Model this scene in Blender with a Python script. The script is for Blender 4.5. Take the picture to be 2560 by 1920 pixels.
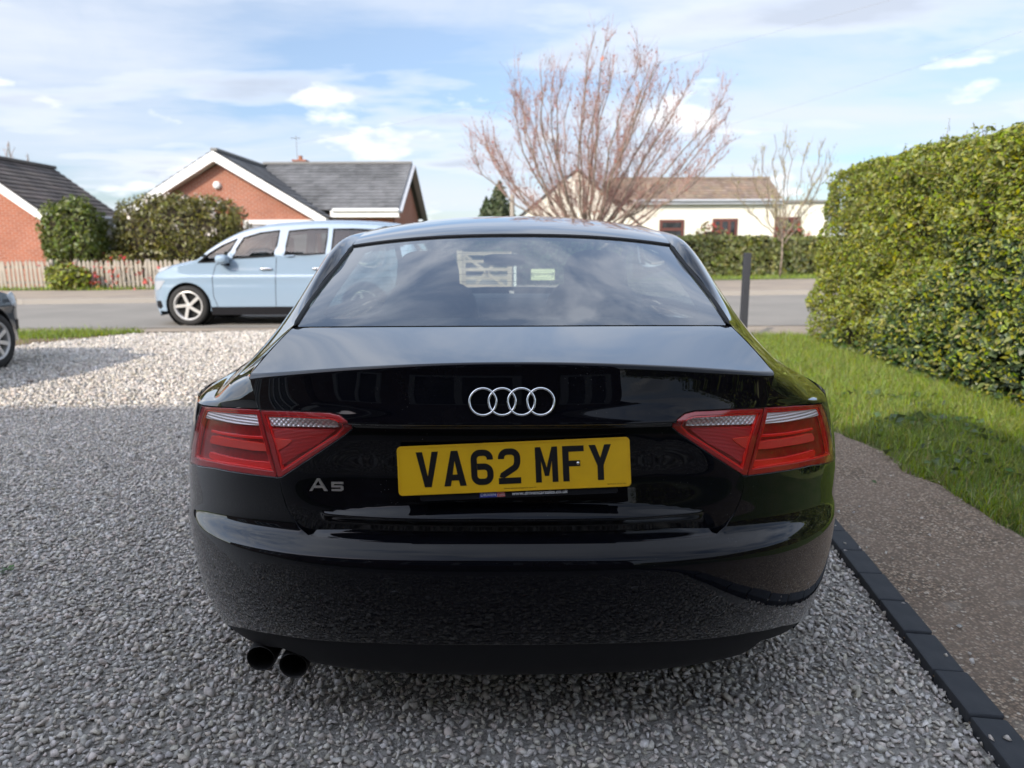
import bpy, bmesh, math, random
import numpy as np
from mathutils import Vector, Matrix, Quaternion, geometry, noise

for o in list(bpy.data.objects):
    bpy.data.objects.remove(o)
random.seed(7)
RNG = np.random.default_rng(7)
R = math.radians
scene = bpy.context.scene
COL = scene.collection

# ------------------------------------------------------------------ camera
CAM_H, FOC, PITCH = 1.2, 710.0, math.atan((384 - 250) / 710.0)
cam_d = bpy.data.cameras.new('camera')
cam = bpy.data.objects.new('camera', cam_d)
COL.objects.link(cam)
cam.matrix_world = (Matrix.Translation((0, 0, CAM_H)) @ Matrix.Rotation(math.pi / 2 - PITCH, 4, 'X')
                    @ Matrix.Rotation(R(-0.22), 4, 'Z'))
cam_d.sensor_width = 36.0
cam_d.lens = FOC / 1024 * 36.0
cam_d.clip_start, cam_d.clip_end = 0.05, 6000
cam_d.dof.use_dof = True
cam_d.dof.focus_distance = 1.75
cam_d.dof.aperture_fstop = 3.7
scene.camera = cam

# ------------------------------------------------------------------ sun and sky
SUN_EL, SHADOW_DIR = R(30), Vector((0.50, 0.866, 0))
sun_d = bpy.data.lights.new('sun', 'SUN')
sun_d.energy, sun_d.angle, sun_d.color = 2.15, R(0.55), (1.0, 0.90, 0.75)
sun = bpy.data.objects.new('sun', sun_d)
COL.objects.link(sun)
sun_vec = Vector((SHADOW_DIR.x * math.cos(SUN_EL), SHADOW_DIR.y * math.cos(SUN_EL), -math.sin(SUN_EL)))
sun.rotation_euler = sun_vec.to_track_quat('-Z', 'Y').to_euler()
sun.location = (-10, -15, 12)

world = bpy.data.worlds.new('World')
scene.world = world
world.use_nodes = True


class NT:
    """small helper round a node tree"""
    def __init__(self, tree):
        self.t = tree
        tree.nodes.clear()

    def n(self, kind, **kw):
        nd = self.t.nodes.new(kind)
        for k, v in kw.items():
            if k.startswith('i_'):
                key = k[2:]
                key = int(key) if key.isdigit() else key.replace('_', ' ')
                s = nd.inputs[key]
                if isinstance(v, bpy.types.NodeSocket):
                    self.t.links.new(v, s)
                else:
                    s.default_value = v
            else:
                setattr(nd, k, v)
        return nd

    def link(self, a, b):
        self.t.links.new(a, b)

    def math(self, op, a, b=None, c=None, clamp=False):
        nd = self.t.nodes.new('ShaderNodeMath')
        nd.operation, nd.use_clamp = op, clamp
        for i, v in enumerate((a, b, c)):
            if v is None:
                continue
            if isinstance(v, bpy.types.NodeSocket):
                self.t.links.new(v, nd.inputs[i])
            else:
                nd.inputs[i].default_value = v
        return nd.outputs[0]

    def mix(self, fac, a, b, mode='MIX'):
        nd = self.t.nodes.new('ShaderNodeMix')
        nd.data_type, nd.blend_type = 'RGBA', mode
        for s, v in ((nd.inputs[0], fac), (nd.inputs[6], a), (nd.inputs[7], b)):
            if isinstance(v, bpy.types.NodeSocket):
                self.t.links.new(v, s)
            else:
                s.default_value = v if isinstance(v, (int, float)) else (tuple(v) + (1,) if len(v) == 3 else v)
        return nd.outputs[2]

    def ramp(self, fac, stops):
        nd = self.t.nodes.new('ShaderNodeValToRGB')
        el = nd.color_ramp.elements
        while len(el) < len(stops):
            el.new(0.5)
        for e, (p, c) in zip(el, stops):
            e.position = p
            e.color = (c, c, c, 1) if isinstance(c, (int, float)) else tuple(c) + (1,)
        self.t.links.new(fac, nd.inputs[0])
        return nd.outputs[0]


w = NT(world.node_tree)
sky = w.n('ShaderNodeTexSky', sky_type='NISHITA', sun_disc=False, sun_elevation=SUN_EL,
          sun_rotation=math.atan2(-SHADOW_DIR.x, -SHADOW_DIR.y) % (2 * math.pi),
          air_density=1.0, dust_density=0.6, ozone_density=1.6)
tc = w.n('ShaderNodeTexCoord')
sep = w.n('ShaderNodeSeparateXYZ', i_0=tc.outputs['Generated'])
dz = w.math('MAXIMUM', sep.outputs[2], 0.0)
den = w.math('ADD', dz, 0.09)
u_ = w.math('DIVIDE', sep.outputs[0], den)
v_ = w.math('DIVIDE', sep.outputs[1], den)
uv = w.n('ShaderNodeCombineXYZ', i_0=u_, i_1=v_).outputs[0]
# broad sheet of thin high cloud, drawn out sideways
mp = w.n('ShaderNodeMapping', i_0=uv)
mp.inputs['Location'].default_value = (-0.4629, 2.8289, 0.0)
mp.inputs['Scale'].default_value = (0.42, 0.85, 1.0)
mp.inputs['Rotation'].default_value = (0, 0, R(-12))
sheet = w.n('ShaderNodeTexNoise', i_Vector=mp.outputs[0], i_Scale=1.0, i_Detail=9.0, i_Roughness=0.56, i_Distortion=0.5)
sheet_m = w.ramp(sheet.outputs[0], [(0.36, 0.10), (0.48, 0.58), (0.64, 0.97)])
# lumps of grey-bellied cloud
mp2 = w.n('ShaderNodeMapping', i_0=uv)
mp2.inputs['Location'].default_value = (2.9987, -6.4275, 0.0)
mp2.inputs['Scale'].default_value = (0.75, 1.2, 1.0)
lump = w.n('ShaderNodeTexNoise', i_Vector=mp2.outputs[0], i_Scale=1.0, i_Detail=8.0, i_Roughness=0.5)
lump_m = w.ramp(lump.outputs[0], [(0.54, 0.0), (0.60, 0.75), (0.68, 1.0)])
lump_core = w.ramp(lump.outputs[0], [(0.55, 0.0), (0.68, 1.0)])
# small heaped clouds low over the horizon
az = w.math('ARCTAN2', sep.outputs[0], sep.outputs[1])
ah_node = w.n('ShaderNodeCombineXYZ', i_0=w.math('MULTIPLY', az, 6.5), i_1=w.math('MULTIPLY', sep.outputs[2], 19.0), i_2=0.0977)
ah = ah_node.outputs[0]
puff = w.n('ShaderNodeTexNoise', i_Vector=ah, i_Scale=1.0, i_Detail=6.0, i_Roughness=0.52)
low = w.ramp(sep.outputs[2], [(0.0, 1.0), (0.20, 1.0), (0.32, 0.0)])
puff_v = w.math('MULTIPLY', puff.outputs[0], low)
puff_m = w.ramp(puff_v, [(0.56, 0.0), (0.64, 1.0)])
blue = w.mix(1.0, sky.outputs[0], w.ramp(sep.outputs[2], [(0.0, (0.52, 0.53, 0.58)), (0.12, (0.60, 0.64, 0.72)), (0.45, (1.25, 1.10, 1.0))]), 'MULTIPLY')
# the sheet breaks up into ragged wisps higher up
mp3 = w.n('ShaderNodeMapping', i_0=tc.outputs['Generated'])
mp3.inputs['Location'].default_value = (3.1, 0.4, 1.7)
mp3.inputs['Scale'].default_value = (3.4, 6.0, 6.0)
mp3.inputs['Rotation'].default_value = (0, 0, R(18))
wisp = w.n('ShaderNodeTexNoise', i_Vector=mp3.outputs[0], i_Scale=1.0, i_Detail=9.0, i_Roughness=0.58, i_Distortion=0.7)
wisp_m = w.ramp(wisp.outputs[0], [(0.42, 0.0), (0.60, 1.0)])
high = w.ramp(sep.outputs[2], [(0.18, 0.12), (0.55, 0.85)])
sheet_m = w.math('MULTIPLY', sheet_m, w.math('SUBTRACT', 1.0, w.math('MULTIPLY', high, w.math('SUBTRACT', 1.0, wisp_m))))
c1 = w.mix(sheet_m, blue, (4.15, 4.45, 5.0))
core_c = w.mix(lump_core, (4.9, 5.2, 5.8), (3.2, 3.5, 4.1))
c2 = w.mix(w.math('MULTIPLY', lump_m, 0.8), c1, core_c)
c3 = w.mix(w.math('MULTIPLY', puff_m, 0.9), c2, (5.9, 6.0, 6.2))
# cloud towards the sun brightened: forward scatter, gain raised to lift fill and reflections
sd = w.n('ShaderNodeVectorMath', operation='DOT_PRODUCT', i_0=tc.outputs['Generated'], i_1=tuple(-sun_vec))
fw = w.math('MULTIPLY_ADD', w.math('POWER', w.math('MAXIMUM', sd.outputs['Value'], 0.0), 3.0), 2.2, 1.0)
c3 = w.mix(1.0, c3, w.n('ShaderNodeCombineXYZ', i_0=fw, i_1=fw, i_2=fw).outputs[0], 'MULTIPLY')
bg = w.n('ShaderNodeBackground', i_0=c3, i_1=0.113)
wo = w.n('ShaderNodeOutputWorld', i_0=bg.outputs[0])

vs = scene.view_settings
vs.view_transform, vs.look, vs.exposure, vs.gamma = 'Standard', 'None', 0.92, 1.0
vs.use_curve_mapping = False
scene.render.engine = 'CYCLES'
scene.cycles.use_denoising = True
scene.cycles.max_bounces = 8
scene.cycles.transparent_max_bounces = 16
scene.cycles.caustics_reflective = False
scene.cycles.caustics_refractive = False
scene.cycles.sample_clamp_indirect = 6.0


# ------------------------------------------------------------------ materials
def pbr(name, col, rough=0.6, metal=0.0, spec=0.5, coat=0.0, coat_rough=0.03, var=None, island=None, bump=None,
        ior=1.5, transl=0.0, sheen=0.0):
    """var=(scale, colour2, lo, hi): second colour by noise; island=(amount value, amount hue): per piece;
    bump=(scale, strength, distance)"""
    m = bpy.data.materials.new(name)
    m.use_nodes = True
    t = NT(m.node_tree)
    out = t.n('ShaderNodeOutputMaterial')
    p = t.n('ShaderNodeBsdfPrincipled', i_Roughness=rough, i_Metallic=metal, i_IOR=ior)
    p.inputs['Specular IOR Level'].default_value = spec
    p.inputs['Coat Weight'].default_value = coat
    p.inputs['Coat Roughness'].default_value = coat_rough
    c = None
    tcn = t.n('ShaderNodeTexCoord')
    if var:
        nz = t.n('ShaderNodeTexNoise', i_Vector=tcn.outputs['Object'], i_Scale=var[0], i_Detail=6.0, i_Roughness=0.6)
        f = t.ramp(nz.outputs[0], [(var[2] if len(var) > 2 else 0.4, 0.0), (var[3] if len(var) > 3 else 0.62, 1.0)])
        c = t.mix(f, col, var[1])
    if island:
        g = t.n('ShaderNodeNewGeometry')
        hs = t.n('ShaderNodeHueSaturation')
        if c is None:
            hs.inputs['Color'].default_value = tuple(col) + (1,)
        else:
            t.link(c, hs.inputs['Color'])
        rnd = g.outputs['Random Per Island']
        t.link(t.math('MULTIPLY_ADD', rnd, island[0], 1 - island[0] / 2), hs.inputs['Value'])
        r2 = t.math('FRACT', t.math('MULTIPLY', rnd, 37.7))
        t.link(t.math('MULTIPLY_ADD', r2, island[1], 0.5 - island[1] / 2), hs.inputs['Hue'])
        r3 = t.math('FRACT', t.math('MULTIPLY', rnd, 91.3))
        t.link(t.math('MULTIPLY_ADD', r3, island[2] if len(island) > 2 else 0.3, 1 - (island[2] if len(island) > 2 else 0.3) / 2), hs.inputs['Saturation'])
        c = hs.outputs[0]
    if c is None:
        p.inputs['Base Color'].default_value = tuple(col) + (1,)
    else:
        t.link(c, p.inputs['Base Color'])
    if bump:
        nb = t.n('ShaderNodeTexNoise', i_Vector=tcn.outputs['Object'], i_Scale=bump[0], i_Detail=5.0, i_Roughness=0.6)
        b = t.n('ShaderNodeBump', i_Strength=bump[1], i_Distance=bump[2], i_Height=nb.outputs[0])
        t.link(b.outputs[0], p.inputs['Normal'])
    sh = p.outputs[0]
    if transl > 0:
        tr = t.n('ShaderNodeBsdfTranslucent')
        if c is None:
            tr.inputs[0].default_value = tuple(col) + (1,)
        else:
            t.link(c, tr.inputs[0])
        mx = t.n('ShaderNodeMixShader', i_0=transl)
        t.link(sh, mx.inputs[1]); t.link(tr.outputs[0], mx.inputs[2])
        sh = mx.outputs[0]
    t.link(sh, out.inputs[0])
    return m


def glass(name, tint, rough=0.0, ior=1.5, extra=0.0, film=0.0):
    """thin sheet: tinted see-through with a Fresnel mirror on top"""
    m = bpy.data.materials.new(name)
    m.use_nodes = True
    t = NT(m.node_tree)
    out = t.n('ShaderNodeOutputMaterial')
    tr = t.n('ShaderNodeBsdfTransparent', i_0=tuple(tint) + (1,))
    gl = t.n('ShaderNodeBsdfGlossy', i_Roughness=rough)
    gl.inputs[0].default_value = (1, 1, 1, 1)
    ge = t.n('ShaderNodeNewGeometry')
    dt = t.n('ShaderNodeVectorMath', operation='DOT_PRODUCT', i_0=ge.outputs['Normal'], i_1=ge.outputs['Incoming'])
    c = t.math('SUBTRACT', 1.0, t.math('ABSOLUTE', dt.outputs['Value']))
    f0 = ((ior - 1) / (ior + 1)) ** 2
    f = t.math('ADD', t.math('MULTIPLY_ADD', t.math('POWER', c, 5.0), 1 - f0, f0), extra, clamp=True)
    body = tr.outputs[0]
    if film > 0:
        tcn = t.n('ShaderNodeTexCoord')
        nz = t.n('ShaderNodeTexNoise', i_Vector=tcn.outputs['Object'], i_Scale=9.0, i_Detail=6.0)
        df = t.n('ShaderNodeBsdfDiffuse'); df.inputs[0].default_value = (.55, .57, .58, 1)
        m0 = t.n('ShaderNodeMixShader', i_0=t.math('MULTIPLY', t.math('MULTIPLY_ADD', nz.outputs[0], .8, .6), film))
        t.link(body, m0.inputs[1]); t.link(df.outputs[0], m0.inputs[2])
        body = m0.outputs[0]
    mx = t.n('ShaderNodeMixShader', i_0=f)
    t.link(body, mx.inputs[1]); t.link(gl.outputs[0], mx.inputs[2])
    t.link(mx.outputs[0], out.inputs[0])
    return m


def bricks(name, c1, c2, mortar, bw=0.225, bh=0.075, ms=0.010, rough=0.85, off=0.5, bump=0.4):
    m = bpy.data.materials.new(name)
    m.use_nodes = True
    t = NT(m.node_tree)
    out = t.n('ShaderNodeOutputMaterial')
    g = t.n('ShaderNodeTexCoord')
    s = t.n('ShaderNodeSeparateXYZ', i_0=g.outputs['Object'])
    v = t.n('ShaderNodeCombineXYZ', i_0=t.math('ADD', s.outputs[0], s.outputs[1]), i_1=s.outputs[2]).outputs[0]
    b = t.n('ShaderNodeTexBrick', i_Vector=v, i_Scale=1.0, i_Mortar_Size=ms, i_Brick_Width=bw, i_Row_Height=bh, offset=off)
    b.inputs['Color1'].default_value = tuple(c1) + (1,)
    b.inputs['Color2'].default_value = tuple(c2) + (1,)
    b.inputs['Mortar'].default_value = tuple(mortar) + (1,)
    b.inputs['Bias'].default_value = -0.2
    nz = t.n('ShaderNodeTexNoise', i_Vector=g.outputs['Object'], i_Scale=0.9, i_Detail=6.0)
    col = t.mix(t.ramp(nz.outputs[0], [(0.35, 0.0), (0.7, 0.35)]), b.outputs[0], [x * 0.55 for x in c1])
    p = t.n('ShaderNodeBsdfPrincipled', i_Base_Color=col, i_Roughness=rough)
    bp = t.n('ShaderNodeBump', i_Strength=bump, i_Distance=0.006, i_Height=b.outputs['Fac'])
    bp.invert = True
    t.link(bp.outputs[0], p.inputs['Normal'])
    t.link(p.outputs[0], out.inputs[0])
    return m


# ------------------------------------------------------------------ building helpers
def tag(o, label=None, cat=None, group=None, kind=None):
    if label: o['label'] = label
    if cat: o['category'] = cat
    if group: o['group'] = group
    if kind: o['kind'] = kind
    return o


def empty(name, loc=(0, 0, 0), rz=0.0, label=None, cat=None, group=None):
    o = bpy.data.objects.new(name, None)
    o.empty_display_size = 0.2
    COL.objects.link(o)
    o.location = loc
    o.rotation_euler = (0, 0, rz)
    return tag(o, label, cat, group)


def mesh_obj(name, verts, faces, mat, parent=None, smooth=False, normals=None):
    me = bpy.data.meshes.new(name)
    if isinstance(faces, np.ndarray):
        nv, nf, k = len(verts), len(faces), faces.shape[1]
        me.vertices.add(nv)
        me.vertices.foreach_set('co', np.asarray(verts, dtype=np.float32).ravel())
        me.loops.add(nf * k)
        me.loops.foreach_set('vertex_index', faces.astype(np.int32).ravel())
        me.polygons.add(nf)
        me.polygons.foreach_set('loop_start', np.arange(0, nf * k, k, dtype=np.int32))
        me.update(calc_edges=True)
    else:
        me.from_pydata([tuple(v) for v in verts], [], faces)
        me.update()
    if smooth or normals is not None:
        me.polygons.foreach_set('use_smooth', [True] * len(me.polygons))
    if normals is not None:
        me.normals_split_custom_set_from_vertices([tuple(n) for n in normals])
    for m in (mat if isinstance(mat, (list, tuple)) else [mat]):
        me.materials.append(m)
    o = bpy.data.objects.new(name, me)
    COL.objects.link(o)
    if parent is not None:
        o.parent = parent
    return o


class MB:
    """collects shapes into one mesh"""
    def __init__(self):
        self.v, self.f, self.mi = [], [], []
        self.cur = 0

    def add(self, verts, faces):
        b = len(self.v)
        self.v += [tuple(x) for x in verts]
        self.f += [tuple(i + b for i in f) for f in faces]
        self.mi += [self.cur] * len(faces)
        return self

    def box(self, x0, x1, y0, y1, z0, z1):
        v = [(x0, y0, z0), (x1, y0, z0), (x1, y1, z0), (x0, y1, z0), (x0, y0, z1), (x1, y0, z1), (x1, y1, z1), (x0, y1, z1)]
        return self.add(v, [(0, 3, 2, 1), (4, 5, 6, 7), (0, 1, 5, 4), (1, 2, 6, 5), (2, 3, 7, 6), (3, 0, 4, 7)])

    def bar(self, a, b, w, h, up=(0, 0, 1)):
        a, b = Vector(a), Vector(b)
        d = (b - a).normalized()
        s = d.cross(Vector(up))
        if s.length < 1e-4:
            s = d.cross(Vector((1, 0, 0)))
        s.normalize()
        t = s.cross(d).normalized()
        c = []
        for p in (a, b):
            for i, j in ((-1, -1), (1, -1), (1, 1), (-1, 1)):
                c.append(p + s * (i * w / 2) + t * (j * h / 2))
        return self.add(c, [(0, 1, 2, 3), (7, 6, 5, 4), (0, 4, 5, 1), (1, 5, 6, 2), (2, 6, 7, 3), (3, 7, 4, 0)])

    def tube(self, pts, rad, n=8, cap=True):
        pts = [Vector(p) for p in pts]
        rad = rad if isinstance(rad, (list, tuple)) else [rad] * len(pts)
        b = len(self.v)
        prev = None
        for i, p in enumerate(pts):
            d = (pts[min(i + 1, len(pts) - 1)] - pts[max(i - 1, 0)]).normalized()
            if prev is None:
                s = d.cross(Vector((0, 0, 1)))
                if s.length < 1e-3:
                    s = d.cross(Vector((1, 0, 0)))
            else:
                s = prev - d * prev.dot(d)
            s.normalize(); prev = s
            t = d.cross(s)
            for k in range(n):
                a = 2 * math.pi * k / n
                self.v.append(tuple(p + (s * math.cos(a) + t * math.sin(a)) * rad[i]))
        for i in range(len(pts) - 1):
            for k in range(n):
                k2 = (k + 1) % n
                self.f.append((b + i * n + k, b + i * n + k2, b + (i + 1) * n + k2, b + (i + 1) * n + k))
                self.mi.append(self.cur)
        if cap:
            self.f.append(tuple(b + k for k in range(n - 1, -1, -1))); self.mi.append(self.cur)
            e = b + (len(pts) - 1) * n
            self.f.append(tuple(e + k for k in range(n))); self.mi.append(self.cur)
        return self

    def lathe(self, prof, origin=(0, 0, 0), axis=(0, 0, 1), n=32, closed=False):
        """prof: list of (radius, distance along axis)"""
        ax = Vector(axis).normalized()
        s = ax.orthogonal().normalized()
        t = ax.cross(s)
        o = Vector(origin)
        b = len(self.v)
        for r, h in prof:
            for k in range(n):
                a = 2 * math.pi * k / n
                self.v.append(tuple(o + ax * h + (s * math.cos(a) + t * math.sin(a)) * r))
        m = len(prof)
        for i in range(m if closed else m - 1):
            for k in range(n):
                k2 = (k + 1) % n
                j = (i + 1) % m
                self.f.append((b + i * n + k, b + i * n + k2, b + j * n + k2, b + j * n + k))
                self.mi.append(self.cur)
        return self

    def prism(self, poly, y0, y1):
        """poly in (x, z), pushed from y0 to y1"""
        n = len(poly)
        v = [(x, y0, z) for x, z in poly] + [(x, y1, z) for x, z in poly]
        f = [tuple(range(n)), tuple(range(2 * n - 1, n - 1, -1))]
        f += [((i + 1) % n, i, n + i, n + (i + 1) % n) for i in range(n)]
        return self.add(v, f)

    def build(self, name, mat, parent=None, smooth=False, xf=None, bevel=0.0, auto=None):
        v = self.v if xf is None else [xf @ Vector(p) for p in self.v]
        o = mesh_obj(name, v, self.f, mat, parent, smooth)
        if isinstance(mat, (list, tuple)):
            o.data.polygons.foreach_set('material_index', self.mi)
        if bevel > 0:
            bm = bmesh.new(); bm.from_mesh(o.data)
            bmesh.ops.bevel(bm, geom=[e for e in bm.edges if e.is_manifold and e.calc_face_angle(0) > 0.5], offset=bevel, segments=2, affect='EDGES', profile=0.6)
            bm.to_mesh(o.data); bm.free()
        bm = bmesh.new(); bm.from_mesh(o.data)
        bmesh.ops.recalc_face_normals(bm, faces=bm.faces)
        bm.to_mesh(o.data); bm.free()
        if auto:
            o.data.polygons.foreach_set('use_smooth', [True] * len(o.data.polygons))
            o.data.set_sharp_from_angle(angle=R(auto))
        return o


def copy_thing(o, parent=None, loc=None):
    c = o.copy()
    COL.objects.link(c)
    if parent is not None:
        c.parent = parent
    if loc is not None:
        c.location = loc
    for ch in o.children:
        copy_thing(ch, c)
    return c


def sheet(name, poly, z, mat, kind='structure', cut=None):
    """flat ground piece from a polygon in (x, y)"""
    o = mesh_obj(name, [(x, y, z) for x, y in poly], [tuple(range(len(poly)))], mat)
    if o.data.polygons[0].normal.z < 0:
        o.data.flip_normals()
    return tag(o, kind=kind)


def spline(xs, ys):
    """natural cubic spline, straight beyond its ends"""
    xs, ys = np.asarray(xs, float), np.asarray(ys, float)
    if xs[0] > xs[-1]:
        xs, ys = xs[::-1], ys[::-1]
    n = len(xs)
    h = np.diff(xs)
    A = np.zeros((n, n)); b = np.zeros(n)
    A[0, 0] = A[-1, -1] = 1
    for i in range(1, n - 1):
        A[i, i - 1], A[i, i], A[i, i + 1] = h[i - 1], 2 * (h[i - 1] + h[i]), h[i]
        b[i] = 3 * ((ys[i + 1] - ys[i]) / h[i] - (ys[i] - ys[i - 1]) / h[i - 1])
    c = np.linalg.solve(A, b)
    d = np.diff(c) / (3 * h)
    bb = np.diff(ys) / h - h * (2 * c[:-1] + c[1:]) / 3
    e1 = bb[-1] + 2 * c[-2] * h[-1] + 3 * d[-1] * h[-1] ** 2

    def f(x):
        x = np.asarray(x, float)
        i = np.clip(np.searchsorted(xs, x) - 1, 0, n - 2)
        t = np.clip(x, xs[0], xs[-1]) - xs[i]
        r = ys[i] + bb[i] * t + c[i] * t ** 2 + d[i] * t ** 3
        r = r + np.where(x > xs[-1], (x - xs[-1]) * e1, 0) + np.where(x < xs[0], (x - xs[0]) * bb[0], 0)
        return r
    return f


def sstep(a, b, x):
    t = np.clip((np.asarray(x, float) - a) / (b - a), 0, 1)
    return t * t * (3 - 2 * t)


def in_poly(px, py, poly):
    inside = np.zeros(len(px), bool)
    n = len(poly)
    for i in range(n):
        x0, y0 = poly[i]; x1, y1 = poly[(i + 1) % n]
        if y0 == y1:
            continue
        c = ((y0 > py) != (y1 > py)) & (px < (x1 - x0) * (py - y0) / (y1 - y0) + x0)
        inside ^= c
    return inside


def densify(poly, su, sv):
    out = []
    n = len(poly)
    for i in range(n):
        a, b = poly[i], poly[(i + 1) % n]
        k = max(1, int(math.ceil(math.hypot((b[0] - a[0]) / su, (b[1] - a[1]) / sv))))
        for j in range(k):
            out.append((a[0] + (b[0] - a[0]) * j / k, a[1] + (b[1] - a[1]) * j / k))
    return out


def curve2(pts, step=6):
    """Catmull-Rom through an open list of 2D points"""
    out = []
    P = [pts[0]] + list(pts) + [pts[-1]]
    for i in range(1, len(P) - 2):
        p0, p1, p2, p3 = (np.array(P[i + k], float) for k in (-1, 0, 1, 2))
        for j in range(step):
            t = j / step
            out.append(tuple(0.5 * (2 * p1 + (p2 - p0) * t + (2 * p0 - 5 * p1 + 4 * p2 - p3) * t * t + (3 * p1 - p0 - 3 * p2 + p3) * t ** 3)))
    out.append(tuple(pts[-1]))
    return out


def inset(poly, d):
    """shrink a closed 2D polygon by d"""
    n = len(poly)
    P = np.array(poly, float)
    area = 0.5 * np.sum(P[:, 0] * np.roll(P[:, 1], -1) - np.roll(P[:, 0], -1) * P[:, 1])
    sgn = 1 if area > 0 else -1
    out = []
    for i in range(n):
        e0 = P[i] - P[i - 1]; e1 = P[(i + 1) % n] - P[i]
        n0 = sgn * np.array([-e0[1], e0[0]]) / (np.linalg.norm(e0) + 1e-12)
        n1 = sgn * np.array([-e1[1], e1[0]]) / (np.linalg.norm(e1) + 1e-12)
        m = n0 + n1
        k = 1.0 / max(0.35, 0.5 * (1 + float(n0 @ n1)))
        out.append(tuple(P[i] + m * 0.5 * d * k))
    return out


class Skin:
    """pieces of a curved skin f(u, v) cut by outlines in (u, v), with true surface normals and rolled edges"""
    def __init__(self, centre=(0, 3.1, 0.55)):
        self.V, self.N, self.F = [], [], []
        self.c = np.array(centre)

    def _eval(self, f, uv, eu, ev):
        u, v = uv[:, 0], uv[:, 1]
        p = f(u, v)
        du = f(u + eu, v) - f(u - eu, v)
        dv = f(u, v + ev) - f(u, v - ev)
        n = np.cross(du, dv)
        n /= np.linalg.norm(n, axis=1)[:, None] + 1e-15
        flip = np.sum(n * (p - self.c), axis=1) < 0
        n[flip] *= -1
        return p, n

    def piece(self, f, outer, holes=(), su=0.012, sv=0.012, off=0.0, roll=0.003, depth=0.014, dense=True):
        eu, ev = su * 0.12, sv * 0.12
        loops = [densify(l, su, sv) if dense else list(l) for l in [outer] + list(holes)]
        pts, edges = [], []
        for l in loops:
            b = len(pts)
            pts += l
            edges += [(b + i, b + (i + 1) % len(l)) for i in range(len(l))]
        nb = len(pts)
        P = np.array(pts)
        u0, u1, v0, v1 = P[:, 0].min(), P[:, 0].max(), P[:, 1].min(), P[:, 1].max()
        gu, gv = np.meshgrid(np.arange(u0 + su / 2, u1, su), np.arange(v0 + sv / 2, v1, sv))
        g = np.stack([gu.ravel(), gv.ravel()], 1)
        if len(g):
            ok = in_poly(g[:, 0], g[:, 1], loops[0])
            for h in loops[1:]:
                ok &= ~in_poly(g[:, 0], g[:, 1], h)
            g = g[ok]
            if len(g):
                keep = np.ones(len(g), bool)
                for i in range(0, len(g), 4000):
                    gg = g[i:i + 4000]
                    d = np.sqrt(((gg[:, None, 0] - P[None, :, 0]) / su) ** 2 + ((gg[:, None, 1] - P[None, :, 1]) / sv) ** 2).min(1)
                    keep[i:i + 4000] = d > 0.45
                g = g[keep]
        allp = np.concatenate([P, g]) if len(g) else P
        k = su / sv
        res = geometry.delaunay_2d_cdt([Vector((a, b * k)) for a, b in allp], edges, [], 0, 1e-7)
        vv = np.array([(p[0], p[1] / k) for p in res[0]])
        tri = np.array([t for t in res[2] if len(t) == 3])
        cen = vv[tri].mean(1)
        ok = in_poly(cen[:, 0], cen[:, 1], loops[0])
        for h in loops[1:]:
            ok &= ~in_poly(cen[:, 0], cen[:, 1], h)
        tri = tri[ok]
        p, n = self._eval(f, vv, eu, ev)
        p = p + n * off
        fn = np.cross(p[tri[:, 1]] - p[tri[:, 0]], p[tri[:, 2]] - p[tri[:, 0]])
        bad = np.sum(fn * n[tri[:, 0]], axis=1) < 0
        tri[bad] = tri[bad][:, ::-1]
        b = len(self.V) and sum(len(a) for a in self.V)
        self.V.append(p); self.N.append(n)
        self.F += [tuple(int(i) + b for i in t) for t in tri]
        if roll > 0:
            for li, l in enumerate(loops):
                L = np.array(l)
                p, n = self._eval(f, L, eu, ev)
                p = p + n * off
                tg = np.roll(p, -1, 0) - np.roll(p, 1, 0)
                tg /= np.linalg.norm(tg, axis=1)[:, None] + 1e-12
                o = np.cross(tg, n)
                o /= np.linalg.norm(o, axis=1)[:, None] + 1e-12
                # outward: away from the piece
                mid = f(np.array([L[:, 0].mean()]), np.array([L[:, 1].mean()]))[0]
                A = L; ar = np.sum(A[:, 0] * np.roll(A[:, 1], -1) - np.roll(A[:, 0], -1) * A[:, 1])
                du = f(L[:1, 0] + eu, L[:1, 1])[0] - f(L[:1, 0] - eu, L[:1, 1])[0]
                dv = f(L[:1, 0], L[:1, 1] + ev)[0] - f(L[:1, 0], L[:1, 1] - ev)[0]
                hand = 1 if np.dot(np.cross(du, dv), n[0]) > 0 else -1
                sgn = hand * (1 if ar > 0 else -1) * (1 if li == 0 else -1)
                o = o * sgn
                r = roll
                rings = [(p, n), (p + o * r * 0.71 - n * r * 0.29, (n + o) * 0.7071), (p + o * r - n * r, o), (p + o * r - n * depth, o)]
                b = sum(len(a) for a in self.V)
                m = len(l)
                for q, nn in rings:
                    self.V.append(q); self.N.append(nn)
                for i in range(3):
                    for j in range(m):
                        j2 = (j + 1) % m
                        quad = (b + i * m + j, b + i * m + j2, b + (i + 1) * m + j2, b + (i + 1) * m + j)
                        self.F.append(quad if sgn > 0 else quad[::-1])
        return self

    def strip(self, rows):
        """rows: list of (points, normals) arrays of equal length joined in order"""
        b = sum(len(a) for a in self.V) if self.V else 0
        m = len(rows[0][0])
        for p, n in rows:
            self.V.append(np.asarray(p, float)); self.N.append(np.asarray(n, float))
        for i in range(len(rows) - 1):
            for j in range(m - 1):
                self.F.append((b + i * m + j, b + i * m + j + 1, b + (i + 1) * m + j + 1, b + (i + 1) * m + j))
        return self

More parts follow.
